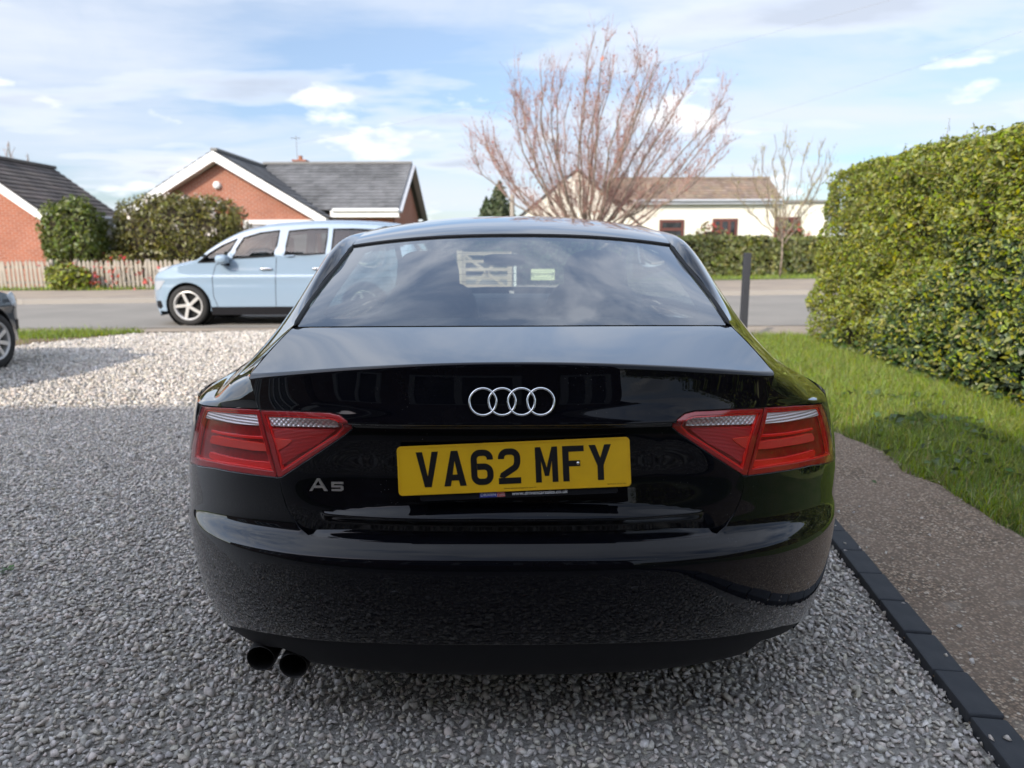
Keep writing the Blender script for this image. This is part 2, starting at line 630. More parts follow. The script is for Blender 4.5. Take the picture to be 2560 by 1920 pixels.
    def build(self, name, mat, parent=None):
        V, N = np.concatenate(self.V), np.concatenate(self.N)
        N = N / (np.linalg.norm(N, axis=1)[:, None] + 1e-12)
        # make winding agree with the normals
        F = []
        for f in self.F:
            a = np.cross(V[f[1]] - V[f[0]], V[f[2]] - V[f[0]])
            F.append(f if np.dot(a, N[f[0]] + N[f[1]] + N[f[2]]) >= 0 else f[::-1])
        return mesh_obj(name, V, F, mat, parent, True, N)


CP, SP = math.cos(PITCH), math.sin(PITCH)


def to_picture(p):
    """where a world point falls, in the units the photograph was measured in (2212 x 1659)"""
    x, y, z = p[0], p[1], p[2] - CAM_H
    dep = y * CP - z * SP
    return np.array([(512 + FOC * x / dep) * 2212 / 1024, (384 - FOC * (y * SP + z * CP) / dep) * 1659 / 768])


def measure(X, Y, D):
    """world point at distance D ahead for a measured position"""
    a = (X * 1024 / 2212 - 512) / FOC
    b = (384 - Y * 768 / 1659) / FOC
    t = D / (CP + b * SP)
    return Vector((a * t, D, CAM_H + (-SP + b * CP) * t))


def on_ground(X, Y, z=0.0):
    a = (X * 1024 / 2212 - 512) / FOC
    b = (384 - Y * 768 / 1659) / FOC
    t = (z - CAM_H) / (-SP + b * CP)
    return (a * t, (CP + b * SP) * t)


def locate(f, X, Y, guess):
    """surface coordinates (u, v) of a feature measured at X, Y"""
    u, v = guess
    tgt = np.array([X, Y], float)
    for _ in range(40):
        q = lambda uu, vv: to_picture(f(np.array([uu]), np.array([vv]))[0])
        r = q(u, v) - tgt
        if abs(r).max() < 0.05:
            break
        e = 1e-4
        J = np.stack([(q(u + e, v) - q(u - e, v)) / (2 * e), (q(u, v + e) - q(u, v - e)) / (2 * e)], 1)
        try:
            d = np.linalg.solve(J, r)
        except np.linalg.LinAlgError:
            break
        m = max(1.0, abs(d).max() / 0.05)
        u, v = u - d[0] / m, v - d[1] / m
    return (float(u), float(v))


def text_mesh(txt, size, bold=0.0):
    cu = bpy.data.curves.new('print', 'FONT')
    cu.body, cu.size, cu.align_x, cu.align_y = txt, size, 'CENTER', 'CENTER'
    cu.offset = bold
    cu.resolution_u = 3
    o = bpy.data.objects.new('print', cu)
    COL.objects.link(o)
    dg = bpy.context.evaluated_depsgraph_get()
    me = bpy.data.meshes.new_from_object(o.evaluated_get(dg))
    v = [tuple(x.co) for x in me.vertices]
    f = [tuple(p.vertices) for p in me.polygons]
    bpy.data.objects.remove(o); bpy.data.curves.remove(cu); bpy.data.meshes.remove(me)
    return v, f


M_INK = pbr('black_print', (0.006, 0.006, 0.007), 0.35)
# ------------------------------------------------------------------ ground
M_EARTH = pbr('rough_grass_land', (0.085, 0.105, 0.035), 0.95, var=(0.6, (0.06, 0.085, 0.025)), bump=(3, 0.4, 0.05))
M_BED = pbr('gravel_bed', (0.30, 0.28, 0.25), 0.95, var=(45, (0.46, 0.43, 0.385)), bump=(70, 1.0, 0.02))
M_ROAD = pbr('asphalt', (0.265, 0.245, 0.215), 0.9, var=(0.7, (0.225, 0.21, 0.185)), bump=(180, 0.5, 0.004))
M_FOOT = pbr('footway', (0.34, 0.28, 0.215), 0.92, var=(0.9, (0.28, 0.235, 0.19)), bump=(140, 0.4, 0.004))
M_SOIL = pbr('bare_soil', (0.23, 0.155, 0.095), 0.95, var=(4, (0.13, 0.09, 0.06)), bump=(22, 0.9, 0.03))
M_TURF = pbr('turf', (0.085, 0.12, 0.025), 0.95, var=(3, (0.12, 0.135, 0.04)), bump=(30, 0.8, 0.03))
M_KERB = pbr('kerb_stone', (0.33, 0.30, 0.26), 0.85, bump=(60, 0.3, 0.004))

sheet('ground', [(-2500, -600), (2500, -600), (2500, 4000), (-2500, 4000)], -0.03, M_EARTH)
GRAVEL_R = [(0.90, -0.4), (1.135, 1.45), (1.305, 2.75), (1.62, 5.1), (2.02, 8.2), (2.2, 10.7)]
GRAVEL_L = [(-3.6, 10.80), (-5.6, 10.42), (-6.3, 9.25), (-6.6, 8.62), (-9.5, 8.3), (-9.5, -0.4)]
sheet('gravel_drive', GRAVEL_R + GRAVEL_L, 0.0, M_BED)


def exposed_aggregate():
    m = bpy.data.materials.new('exposed_aggregate')
    m.use_nodes = True
    t = NT(m.node_tree)
    out = t.n('ShaderNodeOutputMaterial')
    g = t.n('ShaderNodeTexCoord')
    v = t.n('ShaderNodeTexVoronoi', i_Vector=g.outputs['Object'], i_Scale=105.0, i_Randomness=1.0)
    r = t.n('ShaderNodeSeparateColor', i_0=v.outputs['Color']).outputs[0]
    stone = t.ramp(r, [(0.0, (0.11, 0.082, 0.06)), (0.35, (0.22, 0.16, 0.112)), (0.65, (0.37, 0.26, 0.175)), (0.9, (0.52, 0.415, 0.305)), (1.0, (0.66, 0.58, 0.47))])
    edge = t.ramp(v.outputs['Distance'], [(0.35, 0.0), (0.75, 1.0)])
    big = t.n('ShaderNodeTexNoise', i_Vector=g.outputs['Object'], i_Scale=2.3, i_Detail=6.0, i_Roughness=0.6)
    c = t.mix(edge, stone, (0.12, 0.09, 0.066))
    c = t.mix(t.ramp(big.outputs[0], [(0.36, 0.0), (0.60, 0.5)]), c, (0.26, 0.195, 0.145))
    spots = t.n('ShaderNodeTexNoise', i_Vector=g.outputs['Object'], i_Scale=4.4, i_Detail=3.0)
    c = t.mix(t.ramp(spots.outputs[0], [(0.66, 0.0), (0.74, 0.55)]), c, (0.30, 0.27, 0.22))
    p = t.n('ShaderNodeBsdfPrincipled', i_Base_Color=c, i_Roughness=0.85)
    b = t.n('ShaderNodeBump', i_Strength=0.9, i_Distance=0.006, i_Height=v.outputs['Distance'])
    b.invert = True
    t.link(b.outputs[0], p.inputs['Normal'])
    t.link(p.outputs[0], out.inputs[0])
    return m


PATH_R = [(2.10, 10.7), (2.08, 8.0), (2.06, 6.0), (2.08, 4.6), (2.17, 3.95), (2.15, 3.4), (2.10, 2.75), (2.06, 2.0), (1.98, 1.2), (1.9, -0.4)]
_rng = random.Random(3)
edge_r = []
for (ax_, ay_), (bx_, by_) in zip(PATH_R[:-1], PATH_R[1:]):
    for k in range(8):
        t = k / 8
        edge_r.append((ax_ + (bx_ - ax_) * t + _rng.uniform(-.022, .022), ay_ + (by_ - ay_) * t))
path_poly = [(x + .085, y) for x, y in GRAVEL_R] + edge_r
sheet('path', path_poly, 0.028, exposed_aggregate())
sheet('verge', [(1.7, -0.4), (3.95, -0.4), (3.95, 9.55), (3.4, 9.9), (2.9, 10.0), (1.9, 9.6)], 0.010, M_TURF)
# dark sett edging: each block its own piece
M_SETT = pbr('charcoal_block', (0.040, 0.044, 0.052), 0.75, var=(12, (0.060, 0.063, 0.070), .4, .75), island=(.35, 0.02, .3), bump=(160, .35, .003))
EDG = tag(mesh_obj('edging', [(x + dx, y, 0.012) for x, y in GRAVEL_R for dx in (.004, .088)],
                   [(2 * i, 2 * i + 1, 2 * i + 3, 2 * i + 2) for i in range(len(GRAVEL_R) - 1)], M_SOIL), kind='structure')
if EDG.data.polygons[0].normal.z < 0:
    EDG.data.flip_normals()
bl = MB(); bl.box(-.043, .043, -.0975, .0975, -.06, .0)
b0 = bl.build('block', M_SETT, None, bevel=.006)
seg = []
for (ax_, ay_), (bx_, by_) in zip(GRAVEL_R[:-1], GRAVEL_R[1:]):
    seg.append((Vector((ax_, ay_, 0)), Vector((bx_, by_, 0))))
first = True
dist, tot_ = 0.0, sum((b - a).length for a, b in seg)
while dist < tot_ - .2:
    d, k = dist + .1, 0
    while d > (seg[k][1] - seg[k][0]).length:
        d -= (seg[k][1] - seg[k][0]).length; k += 1
    a, b = seg[k]
    u = (b - a).normalized()
    p = a + u * d + Vector((u.y, -u.x, 0)) * .046
    o = b0 if first else b0.copy()
    if not first:
        COL.objects.link(o)
    first = False
    o.parent = EDG
    o.location = (p.x, p.y, .036 + _rng.uniform(-.004, .004))
    o.rotation_euler = (_rng.uniform(-.012, .012), _rng.uniform(-.02, .02), math.atan2(-u.x, u.y) + _rng.uniform(-.012, .012))
    dist += .2035
# stone edge between drive and road
sheet('near_verge', [(-30, 8.7), (-6.62, 8.66), (-6.3, 9.25), (-5.65, 10.42), (-5.9, 10.6), (-30, 10.7)], 0.012, M_SOIL)
# road with its footways
sheet('footway', [(-60, 10.6), (-5.9, 10.62), (-3.6, 10.82), (2.3, 10.72), (3.4, 9.95), (60, 10.2), (60, 11.3), (-60, 11.3)], 0.008, M_FOOT)
sheet('road', [(-80, 11.15), (80, 11.15), (80, 24.5), (7.3, 18.8), (-11.2, 16.35), (-80, 15.0)], 0.016, M_ROAD)
far_k = [(-80, 15.0), (-11.2, 16.35), (7.3, 18.8), (80, 24.5)]
kb = MB()
for (ax_, ay_), (bx_, by_) in zip(far_k[:-1], far_k[1:]):
    kb.bar((ax_, ay_ + .06, .05), (bx_, by_ + .06, .05), .13, .16)
tag(kb.build('kerb', M_KERB), kind='structure')
sheet('far_footway', [(x, y + .12) for x, y in far_k] + [(80, 40), (10.5, 26.3), (3.2, 24.0), (-1.0, 21.4), (-14.0, 20.4), (-80, 18)], 0.115, M_FOOT)
sheet('far_verge', [(-80, 18), (-14.0, 20.4), (-2.3, 21.3), (-2.3, 40), (-80, 40)], 0.119, M_TURF)
sheet('far_verge', [(10.5, 26.3), (80, 40), (80, 70), (1.3, 70), (1.3, 22.4), (3.2, 24.0)], 0.119, M_TURF)
sheet('driveway', [(-2.3, 21.3), (-1.0, 21.4), (1.3, 22.4), (1.3, 45), (-2.3, 45)], 0.121, M_FOOT)

# ------------------------------------------------------------------ gravel stones
M_STONE = pbr('limestone_chippings', (0.655, 0.60, 0.53), 0.85, var=(55, (0.47, 0.43, 0.385), .42, .64), island=(0.6, 0.05, 0.8), bump=(260, 0.45, 0.003))


def stone_shapes(k):
    """broken stones: hulls round a few scattered points"""
    out = []
    for i in range(k):
        q = RNG.normal(size=(11, 3)); q /= np.linalg.norm(q, axis=1)[:, None]
        q *= RNG.uniform(.78, 1.0, (11, 1)) * np.array([1.12, RNG.uniform(.62, .95), RNG.uniform(.40, .72)])
        bm = bmesh.new()
        for p_ in q:
            bm.verts.new(p_)
        r = bmesh.ops.convex_hull(bm, input=bm.verts)
        bmesh.ops.delete(bm, geom=[v for v in bm.verts if not v.link_faces], context='VERTS')
        bmesh.ops.triangulate(bm, faces=bm.faces)
        bm.verts.index_update()
        out.append((np.array([v.co for v in bm.verts]), np.array([[v.index for v in f.verts] for f in bm.faces])))
        bm.free()
    return out


def rand_rot(n):
    q = RNG.normal(size=(n, 4)); q /= np.linalg.norm(q, axis=1)[:, None]
    w_, x, y, z = q.T
    return np.stack([np.stack([1 - 2 * (y * y + z * z), 2 * (x * y - z * w_), 2 * (x * z + y * w_)], 1),
                     np.stack([2 * (x * y + z * w_), 1 - 2 * (x * x + z * z), 2 * (y * z - x * w_)], 1),
                     np.stack([2 * (x * z - y * w_), 2 * (y * z + x * w_), 1 - 2 * (x * x + y * y)], 1)], 1)


def tilt_rot(n, amt):
    a = RNG.uniform(0, 2 * math.pi, n)
    t1, t2 = RNG.normal(0, amt, n), RNG.normal(0, amt, n)
    ca, sa = np.cos(a), np.sin(a)
    Rz = np.zeros((n, 3, 3)); Rz[:, 0, 0] = ca; Rz[:, 0, 1] = -sa; Rz[:, 1, 0] = sa; Rz[:, 1, 1] = ca; Rz[:, 2, 2] = 1
    Rx = np.zeros((n, 3, 3)); Rx[:, 0, 0] = 1; Rx[:, 1, 1] = np.cos(t1); Rx[:, 1, 2] = -np.sin(t1); Rx[:, 2, 1] = np.sin(t1); Rx[:, 2, 2] = np.cos(t1)
    Ry = np.zeros((n, 3, 3)); Ry[:, 1, 1] = 1; Ry[:, 0, 0] = np.cos(t2); Ry[:, 0, 2] = np.sin(t2); Ry[:, 2, 0] = -np.sin(t2); Ry[:, 2, 2] = np.cos(t2)
    return Ry @ Rx @ Rz


def jitter_grid(x0, x1, y0, y1, sp):
    gx, gy = np.meshgrid(np.arange(x0, x1, sp), np.arange(y0, y1, sp))
    return np.stack([gx.ravel(), gy.ravel()], 1) + RNG.uniform(-.62, .62, (gx.size, 2)) * sp


SHAPES = stone_shapes(36)


def stones(name, pts, size, spread, lift=0.35):
    n = len(pts)
    k = RNG.integers(0, len(SHAPES), n)
    s = size * np.exp(RNG.normal(0, spread, n)) / 2
    rot = tilt_rot(n, .45)
    h = RNG.uniform(-.25, 1.0, n) * s * lift + .3 * s
    c = np.stack([pts[:, 0], pts[:, 1], h], 1)
    VV, FF, b = [], [], 0
    for i, (sv_, sf_) in enumerate(SHAPES):
        m = np.nonzero(k == i)[0]
        if not len(m):
            continue
        V = np.einsum('nij,vj->nvi', rot[m], sv_) * s[m][:, None, None] + c[m][:, None, :]
        VV.append(V.reshape(-1, 3))
        FF.append((sf_[None] + (b + np.arange(len(m)) * len(sv_))[:, None, None]).reshape(-1, 3))
        b += len(m) * len(sv_)
    return tag(mesh_obj(name, np.concatenate(VV), np.concatenate(FF), M_STONE), kind='stuff')


drive = GRAVEL_R + GRAVEL_L


def in_view(p, m=.06):
    return np.abs(p[:, 0]) < p[:, 1] * (.721 + m) + .05


p = jitter_grid(-5.6, 1.75, 1.22, 5.4, .0157)
ok = in_poly(p[:, 0], p[:, 1], [(x + .012, y) for x, y in GRAVEL_R] + GRAVEL_L) & (in_view(p) | (RNG.uniform(0, 1, len(p)) < .72) & in_view(p, .42))
ok &= ~((np.abs(p[:, 0]) < .70) & (p[:, 1] > 2.45))
stones('gravel', p[ok], .0200, .25)
p = jitter_grid(-8.2, 2.2, 5.35, 10.8, .0265)
ok = in_poly(p[:, 0], p[:, 1], drive) & in_view(p, .35) & ~((np.abs(p[:, 0]) < .80) & (p[:, 1] < 5.9))
stones('gravel', p[ok], .033, .28)
p = jitter_grid(-1.7, 1.0, .15, 1.24, .0195)
stones('gravel', p[in_poly(p[:, 0], p[:, 1], [(x + .01, y) for x, y in GRAVEL_R] + GRAVEL_L)], .0245, .30)
# a few kicked on to the edging and the path
_y = RNG.uniform(1.4, 4.6, 150)
_gx = np.interp(_y, [q[1] for q in GRAVEL_R], [q[0] for q in GRAVEL_R])
p = np.stack([_gx + np.abs(RNG.normal(0, .11, 150)) + np.where(RNG.uniform(0, 1, 150) < .25, RNG.uniform(0, .8, 150), 0), _y], 1)
_o = stones('gravel', p[:70], .016, .35)
_o.location.z = .034
# chippings strewn over the block edging and soil
p = np.stack([RNG.uniform(-7.2, -5.2, 260), RNG.uniform(8.7, 10.6, 260)], 1)
stones('gravel', p[~in_poly(p[:, 0], p[:, 1], drive)], .03, .3)


# ------------------------------------------------------------------ grass
def blades(name, pts, hgt, wid, lean, mat, z0, kind='stuff', spread=.35):
    n = len(pts)
    a = RNG.uniform(0, 2 * math.pi, n)
    h = hgt * np.exp(RNG.normal(0, spread, n))
    ln = np.abs(RNG.normal(0, lean, n)) * h
    wv = wid * RNG.uniform(.6, 1.3, n)
    d = np.stack([np.cos(a), np.sin(a), np.zeros(n)], 1)
    b = RNG.uniform(0, 2 * math.pi, n)
    s = np.stack([np.cos(b), np.sin(b), np.zeros(n)], 1)
    base = np.stack([pts[:, 0], pts[:, 1], np.full(n, z0)], 1)
    up = np.array([0, 0, 1.0])
    m1 = base + up * (h * .55)[:, None] + d * (ln * .3)[:, None]
    tp = base + up * (h * (1 - .25 * np.clip(ln / h, 0, 1.5)))[:, None] + d * ln[:, None]
    V = np.stack([base - s * wv[:, None] / 2, base + s * wv[:, None] / 2, m1 - s * wv[:, None] * .4, m1 + s * wv[:, None] * .4, tp], 1)
    F = np.array([[0, 1, 3], [0, 3, 2], [2, 3, 4]])
    F = (F[None] + (np.arange(n) * 5)[:, None, None]).reshape(-1, 3)
    return tag(mesh_obj(name, V.reshape(-1, 3), F, mat), kind=kind)


M_GRASS = pbr('grass_blade', (0.235, 0.31, 0.048), 0.55, island=(.9, .07, .6), transl=.35)
M_DRYGRASS = pbr('dry_grass', (0.36, 0.31, 0.12), 0.7, island=(.6, .04, .5), transl=.25)
wob = lambda y: .05 * np.sin(y * 3.1) + .04 * np.sin(y * 7.7 + 1) + .02 * np.sin(y * 17)
pr = np.array(PATH_R)[::-1]
pth_x = lambda y: np.interp(y, pr[:, 1], pr[:, 0])
p = np.stack([RNG.uniform(1.95, 3.95, 150000), 2.2 + 7.5 * RNG.uniform(0, 1, 150000) ** 1.15], 1)
ok = (p[:, 0] > pth_x(p[:, 1]) + wob(p[:, 1]) * .8) & in_view(p, .5)
p = p[ok]
dens = np.array([noise.noise(Vector((a * 2.2, b * 2.2, 0))) for a, b in p])
far_from_path = p[:, 0] - pth_x(p[:, 1])
keep = RNG.uniform(0, 1, len(p)) < np.clip(.55 + dens * .9 + far_from_path * .5, .12, 1)
p = p[keep]
sel = RNG.uniform(0, 1, len(p))
blades('grass', p[sel < .86], .068, .0045, .85, M_GRASS, .012)
blades('grass', p[sel >= .86], .060, .004, 1.2, M_DRYGRASS, .012)
p = np.stack([RNG.uniform(-9, -5.5, 16000), RNG.uniform(8.8, 10.65, 16000)], 1)
lim = 9.72 + .2 * np.sin(p[:, 0] * 2.3) + (p[:, 0] + 7) * .48
ok = (~in_poly(p[:, 0], p[:, 1], drive)) & ((p[:, 1] > lim) | (RNG.uniform(0, 1, len(p)) < .12))
blades('grass', p[ok], .06, .009, .6, M_GRASS, .012)
p = np.stack([RNG.uniform(-17, -2.3, 9000), RNG.uniform(19.7, 20.9, 9000)], 1)
blades('grass', p[p[:, 1] > 20.25 + (p[:, 0] + 14) * .07 + .2 * np.sin(p[:, 0] * 1.7)], .10, .016, .5, M_GRASS, .11)
p = np.stack([RNG.uniform(5, 20, 16000), RNG.uniform(24, 33, 16000)], 1)
blades('grass', p[p[:, 1] > 26.4 + (p[:, 0] - 10.5) * .2], .09, .02, .5, M_GRASS, .11)
# a sprig of weed in the gravel
wd = MB()
wp = on_ground(10, 1240)
rr = random.Random(5)
for k in range(14):
    a = rr.uniform(0, 6.28); l = rr.uniform(.012, .030)
    c = Vector((wp[0] + rr.uniform(-.02, .012), wp[1] + rr.uniform(-.015, .015), rr.uniform(.012, .028)))
    d = Vector((math.cos(a), math.sin(a), rr.uniform(-.2, .5))) * l
    s_ = Vector((-math.sin(a), math.cos(a), 0)) * l * .38
    wd.add([c, c + d * .5 + s_, c + d, c + d * .5 - s_], [(0, 1, 2), (0, 2, 3)])
tag(wd.build('weed', pbr('weed_leaf', (.05, .11, .02), .5, island=(.6, .05))), 'small green weed growing through the grey gravel, left of the black car', 'weed')
# ------------------------------------------------------------------ plants
def leaves(pts, nrm, size, spread, flop=.8, aspect=.5):
    """one folded diamond leaf per point"""
    n = len(pts)
    d = RNG.normal(size=(n, 3)) * flop + nrm
    d /= np.linalg.norm(d, axis=1)[:, None]           # face normal
    t = np.cross(d, RNG.normal(size=(n, 3))); t /= np.linalg.norm(t, axis=1)[:, None]
    s = np.cross(d, t)
    L = size * np.exp(RNG.normal(0, spread, n)); W = L * aspect
    V = np.stack([pts - t * (L / 2)[:, None], pts + s * (W / 2)[:, None] + d * (W * .15)[:, None],
                  pts + t * (L / 2)[:, None], pts - s * (W / 2)[:, None] + d * (W * .15)[:, None]], 1)
    F = (np.array([[0, 1, 2], [0, 2, 3]])[None] + (np.arange(n) * 4)[:, None, None]).reshape(-1, 3)
    return V.reshape(-1, 3), F


def noise3(P, sc, off=0.0):
    return np.array([noise.noise(Vector((a * sc + off, b * sc + off * .7, c * sc))) for a, b, c in P])


def foliage(name, pts, nrm, size, mat, parent, spread=.3, flop=.8, aspect=.5):
    V, F = leaves(pts, nrm, size, spread, flop, aspect)
    o = mesh_obj(name, V, F, mat, parent)
    o['kind'] = 'stuff'
    return o


M_PRIVET = pbr('privet_leaf', (0.235, 0.262, 0.036), 0.5, island=(.95, .075, .6), transl=.22)
M_IVY = pbr('ivy_leaf', (0.060, 0.098, 0.032), 0.36, island=(.8, .05, .6), transl=.12)
M_TWIG = pbr('hedge_twig', (0.16, 0.11, 0.06), 0.8, island=(.5, .02))
M_CORE = pbr('shaded_twiggery', (0.026, 0.021, 0.012), 1.0, var=(14, (0.05, 0.036, 0.02)), bump=(40, .8, .03))  # for solid cores added to block light; inner shade is in the dark colour

HX, HY0, HY1, HZ = 3.66, 1.2, 9.3, 2.12
hedge = empty('hedge', (4.4, 5.2, 0), 0, 'tall clipped green hedge with ivy at its foot, along the grass beside the path', 'hedge')
L0 = Matrix.Translation((-4.4, -5.2, 0))
def in_place(o, par):
    o.parent = par
    o.matrix_parent_inverse = Matrix.Translation(tuple(-c for c in par.location))
    return o
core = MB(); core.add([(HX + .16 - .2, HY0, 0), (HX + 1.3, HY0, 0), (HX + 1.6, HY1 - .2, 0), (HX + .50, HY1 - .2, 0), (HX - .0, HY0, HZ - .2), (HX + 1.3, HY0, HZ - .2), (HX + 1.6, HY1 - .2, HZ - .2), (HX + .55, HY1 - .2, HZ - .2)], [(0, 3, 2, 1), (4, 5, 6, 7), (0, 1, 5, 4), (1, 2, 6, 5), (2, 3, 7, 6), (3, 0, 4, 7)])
in_place(core.build('dark_core', M_CORE), hedge)  # solid dark block added behind the leaves to stop light passing


def hedge_face(n, face):
    """points just in and out of the clipped face, with lumps"""
    if face == 'side':
        y = HY0 + (HY1 - HY0) * RNG.uniform(0, 1, n); z = HZ * RNG.uniform(0.0, 1, n)
        P = np.stack([np.full(n, HX), y, z], 1); N = np.tile([-1.0, -.25, .35], (n, 1))
        lump = noise3(P, 1.4) * .085 + noise3(P, 5.0, 3.3) * .08
        P[:, 0] += -lump + (y - 5) * .062 + z * .035 + np.maximum(.28 - z, 0) * .12
        dep = RNG.exponential(.055, n) - .03
        P[:, 0] += dep
        ov = np.maximum(z - (HZ - .14), 0)
        P[:, 0] += ov * 1.0
    elif face == 'top':
        y = HY0 + (HY1 - HY0) * RNG.uniform(0, 1, n); x = HX + 1.3 * RNG.uniform(0, 1, n)
        P = np.stack([x + (y - 5) * .062 + .07, y, np.full(n, HZ)], 1); N = np.tile([-.2, 0, 1.0], (n, 1))
        lump = noise3(P, 1.1, 7) * .07 + noise3(P, 5.0, 1.3) * .05
        P[:, 2] += lump - RNG.exponential(.05, n) + .03 - np.maximum(.12 - (x - HX), 0) * .7
    else:
        x = HX + .42 + 1.2 * RNG.uniform(0, 1, n); z = HZ * RNG.uniform(0, 1, n)
        P = np.stack([x, np.full(n, HY1), z], 1); N = np.tile([0, 1.0, .3], (n, 1))
        P[:, 1] += noise3(P, 1.6) * .1 - RNG.exponential(.05, n)
    return P, N


P, N = hedge_face(165000, 'side')
ok = (P[:, 1] > 3.2) | (RNG.uniform(0, 1, len(P)) < .6)
P, N = P[ok], N[ok]
gap_ = noise3(P, 2.6, 11.0) + .6 * noise3(P, 6.5, 4.0)
ivy = (P[:, 2] < 1.05 + .30 * np.sin(P[:, 1] * 1.3) - (P[:, 1] - 5.0) * .20 + .5 * noise3(P, 2.2, 2.2))
ok = (gap_ > -.36) | (RNG.uniform(0, 1, len(P)) < .25)
ok &= (P[:, 2] > .42) | (RNG.uniform(0, 1, len(P)) < .45)
pv, iv = ok & ~ivy, ok & ivy & (RNG.uniform(0, 1, len(P)) < .50)
in_place(foliage('foliage', P[pv], N[pv], .031, M_PRIVET, None, .42, .85, .46), hedge)
in_place(foliage('ivy', P[iv], N[iv], .050, M_IVY, None, .30, .55, .85), hedge)
pv2 = ok & ivy & (RNG.uniform(0, 1, len(P)) < .36)
in_place(foliage('foliage', P[pv2] - np.array([.03, 0, 0]), N[pv2], .040, M_PRIVET, None, .28, .9, .46), hedge)
P, N = hedge_face(38000, 'top')
in_place(foliage('foliage', P, N, .036, M_PRIVET, None, .34, .9, .46), hedge)
P, N = hedge_face(13000, 'end')
in_place(foliage('foliage', P, N, .036, M_PRIVET, None, .34, .9, .46), hedge)
# stray shoots
tw = MB(); sh_p, sh_n = [], []
rr = random.Random(12)
for k in range(520):
    y = rr.uniform(3.6, 9.2)
    top = rr.random() < .45
    if top:
        a = Vector((HX + .07 + rr.uniform(.05, .9) + (y - 5) * .062, y, HZ - .03)); d = Vector((rr.uniform(-.4, .4), rr.uniform(-.4, .4), 1)).normalized() * rr.uniform(.05, .15)
    else:
        a = Vector((HX + (y - 5) * .062 + .05, y, rr.uniform(.15, HZ - .1))); d = Vector((-1, rr.uniform(-1, 1), rr.uniform(-.2, 1.0))).normalized() * rr.uniform(.06, .16)
    if k == 0:
        a, d = Vector((3.86, 6.6, HZ - .05)), Vector((.02, 0, .26))
    tw.tube([a, a + d], [.003, .0015], 4, False)
    for j in range(7):
        sh_p.append(a + d * rr.uniform(.2, 1.05) + Vector((rr.uniform(-1, 1), rr.uniform(-1, 1), rr.uniform(-1, 1))) * .015); sh_n.append((-.5, 0, .7))
_o = in_place(tw.build('shoots', M_TWIG), hedge); _o['kind'] = 'stuff'
in_place(foliage('foliage', np.array(sh_p), np.array(sh_n), .045, M_PRIVET, None, .3, 1.0, .45), hedge)
# fallen and creeping ivy on the verge
P = np.stack([RNG.normal(2.75, .28, 700), RNG.uniform(2.6, 5.6, 700), RNG.uniform(.03, .085, 700)], 1)
c_ = noise3(P, 2.4, 5.0) > .05
o = foliage('ground_ivy', P[c_], np.tile([0, 0, 1.0], (c_.sum(), 1)), .045, M_IVY, None, .3, .5, .9)


def blob(name, label, cat, c, rad, n, size, mat, seed=0, power=2.0, flop=.9, core_mat=None, group=None, extra=None, aspect=.5, lump=.22, n2=None, stem=True):
    """a bush: leaves through the outer part of a lumpy round or boxy body"""
    root = empty(name, (c[0], c[1], .11 if c[1] > 15 else 0), 0, label, cat, group)
    d = RNG.normal(size=(n, 3)); d /= np.linalg.norm(d, axis=1)[:, None]
    k = (np.abs(d) ** power).sum(1) ** (-1 / power)
    d = d * k[:, None]
    lm = 1 + lump * noise3(d, 2.0, seed) + lump * .7 * noise3(d, 5.2, seed + 4)
    r = lm * (1 - RNG.exponential(.10, n))
    P = d * r[:, None] * np.array(rad) + np.array(c)
    nn = d / np.array(rad); nn /= np.linalg.norm(nn, axis=1)[:, None]
    ok = P[:, 2] > .1
    gaps = noise3(d, 4.2, seed + 9)
    ok &= (gaps > -.30) | (RNG.uniform(0, 1, n) < .35)
    in_place(foliage('foliage', P[ok], nn[ok], size, mat, None, .3, flop, aspect), root)
    s = MB()
    V = []
    bm = bmesh.new(); bmesh.ops.create_icosphere(bm, subdivisions=3, radius=1.0)
    for v in bm.verts:
        q = np.array(v.co); q = q * (np.abs(q) ** power).sum() ** (-1 / power)
        V.append(tuple(q * np.array(rad) * .80 + np.array(c)))
    F = [tuple(v.index for v in f.verts) for f in bm.faces]; bm.free()
    in_place(mesh_obj('dark_core', V, F, core_mat or M_CORE), root)  # closed dark body inside the leaves, added to block light
    if extra:
        em, en, es, up = extra
        k = RNG.permutation(np.nonzero(ok & (d[:, 2] > up) & (r > .86))[0])[:en]
        # flower heads: small clusters
        cl = np.repeat(P[k] + nn[k] * .03, 9, 0) + RNG.normal(0, es * .8, (len(k) * 9, 3))
        in_place(foliage('flowers', cl, np.repeat(nn[k], 9, 0), es, em, None, .3, .8, .8), root)
    return root


M_BUSH = pbr('laurel_leaf', (0.125, 0.155, 0.03), 0.4, island=(.8, .06, .5), transl=.2)
M_OLIVE = pbr('viburnum_leaf', (0.135, 0.128, 0.030), 0.4, island=(.9, .06, .5), transl=.15)
M_HEDGE2 = pbr('far_hedge_leaf', (0.20, 0.21, 0.065), 0.5, island=(.9, .08, .6), transl=.2)
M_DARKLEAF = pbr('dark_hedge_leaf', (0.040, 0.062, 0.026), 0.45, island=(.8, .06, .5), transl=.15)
M_CONIFER = pbr('conifer_spray', (0.060, 0.080, 0.030), 0.6, island=(.8, .05, .4), transl=.1)
M_PALEFLOWER = pbr('pale_flower', (0.50, 0.44, 0.38), 0.7, island=(.4, .03))
M_REDFLOWER = pbr('red_flower', (0.36, 0.05, 0.03), 0.6, island=(.6, .04))

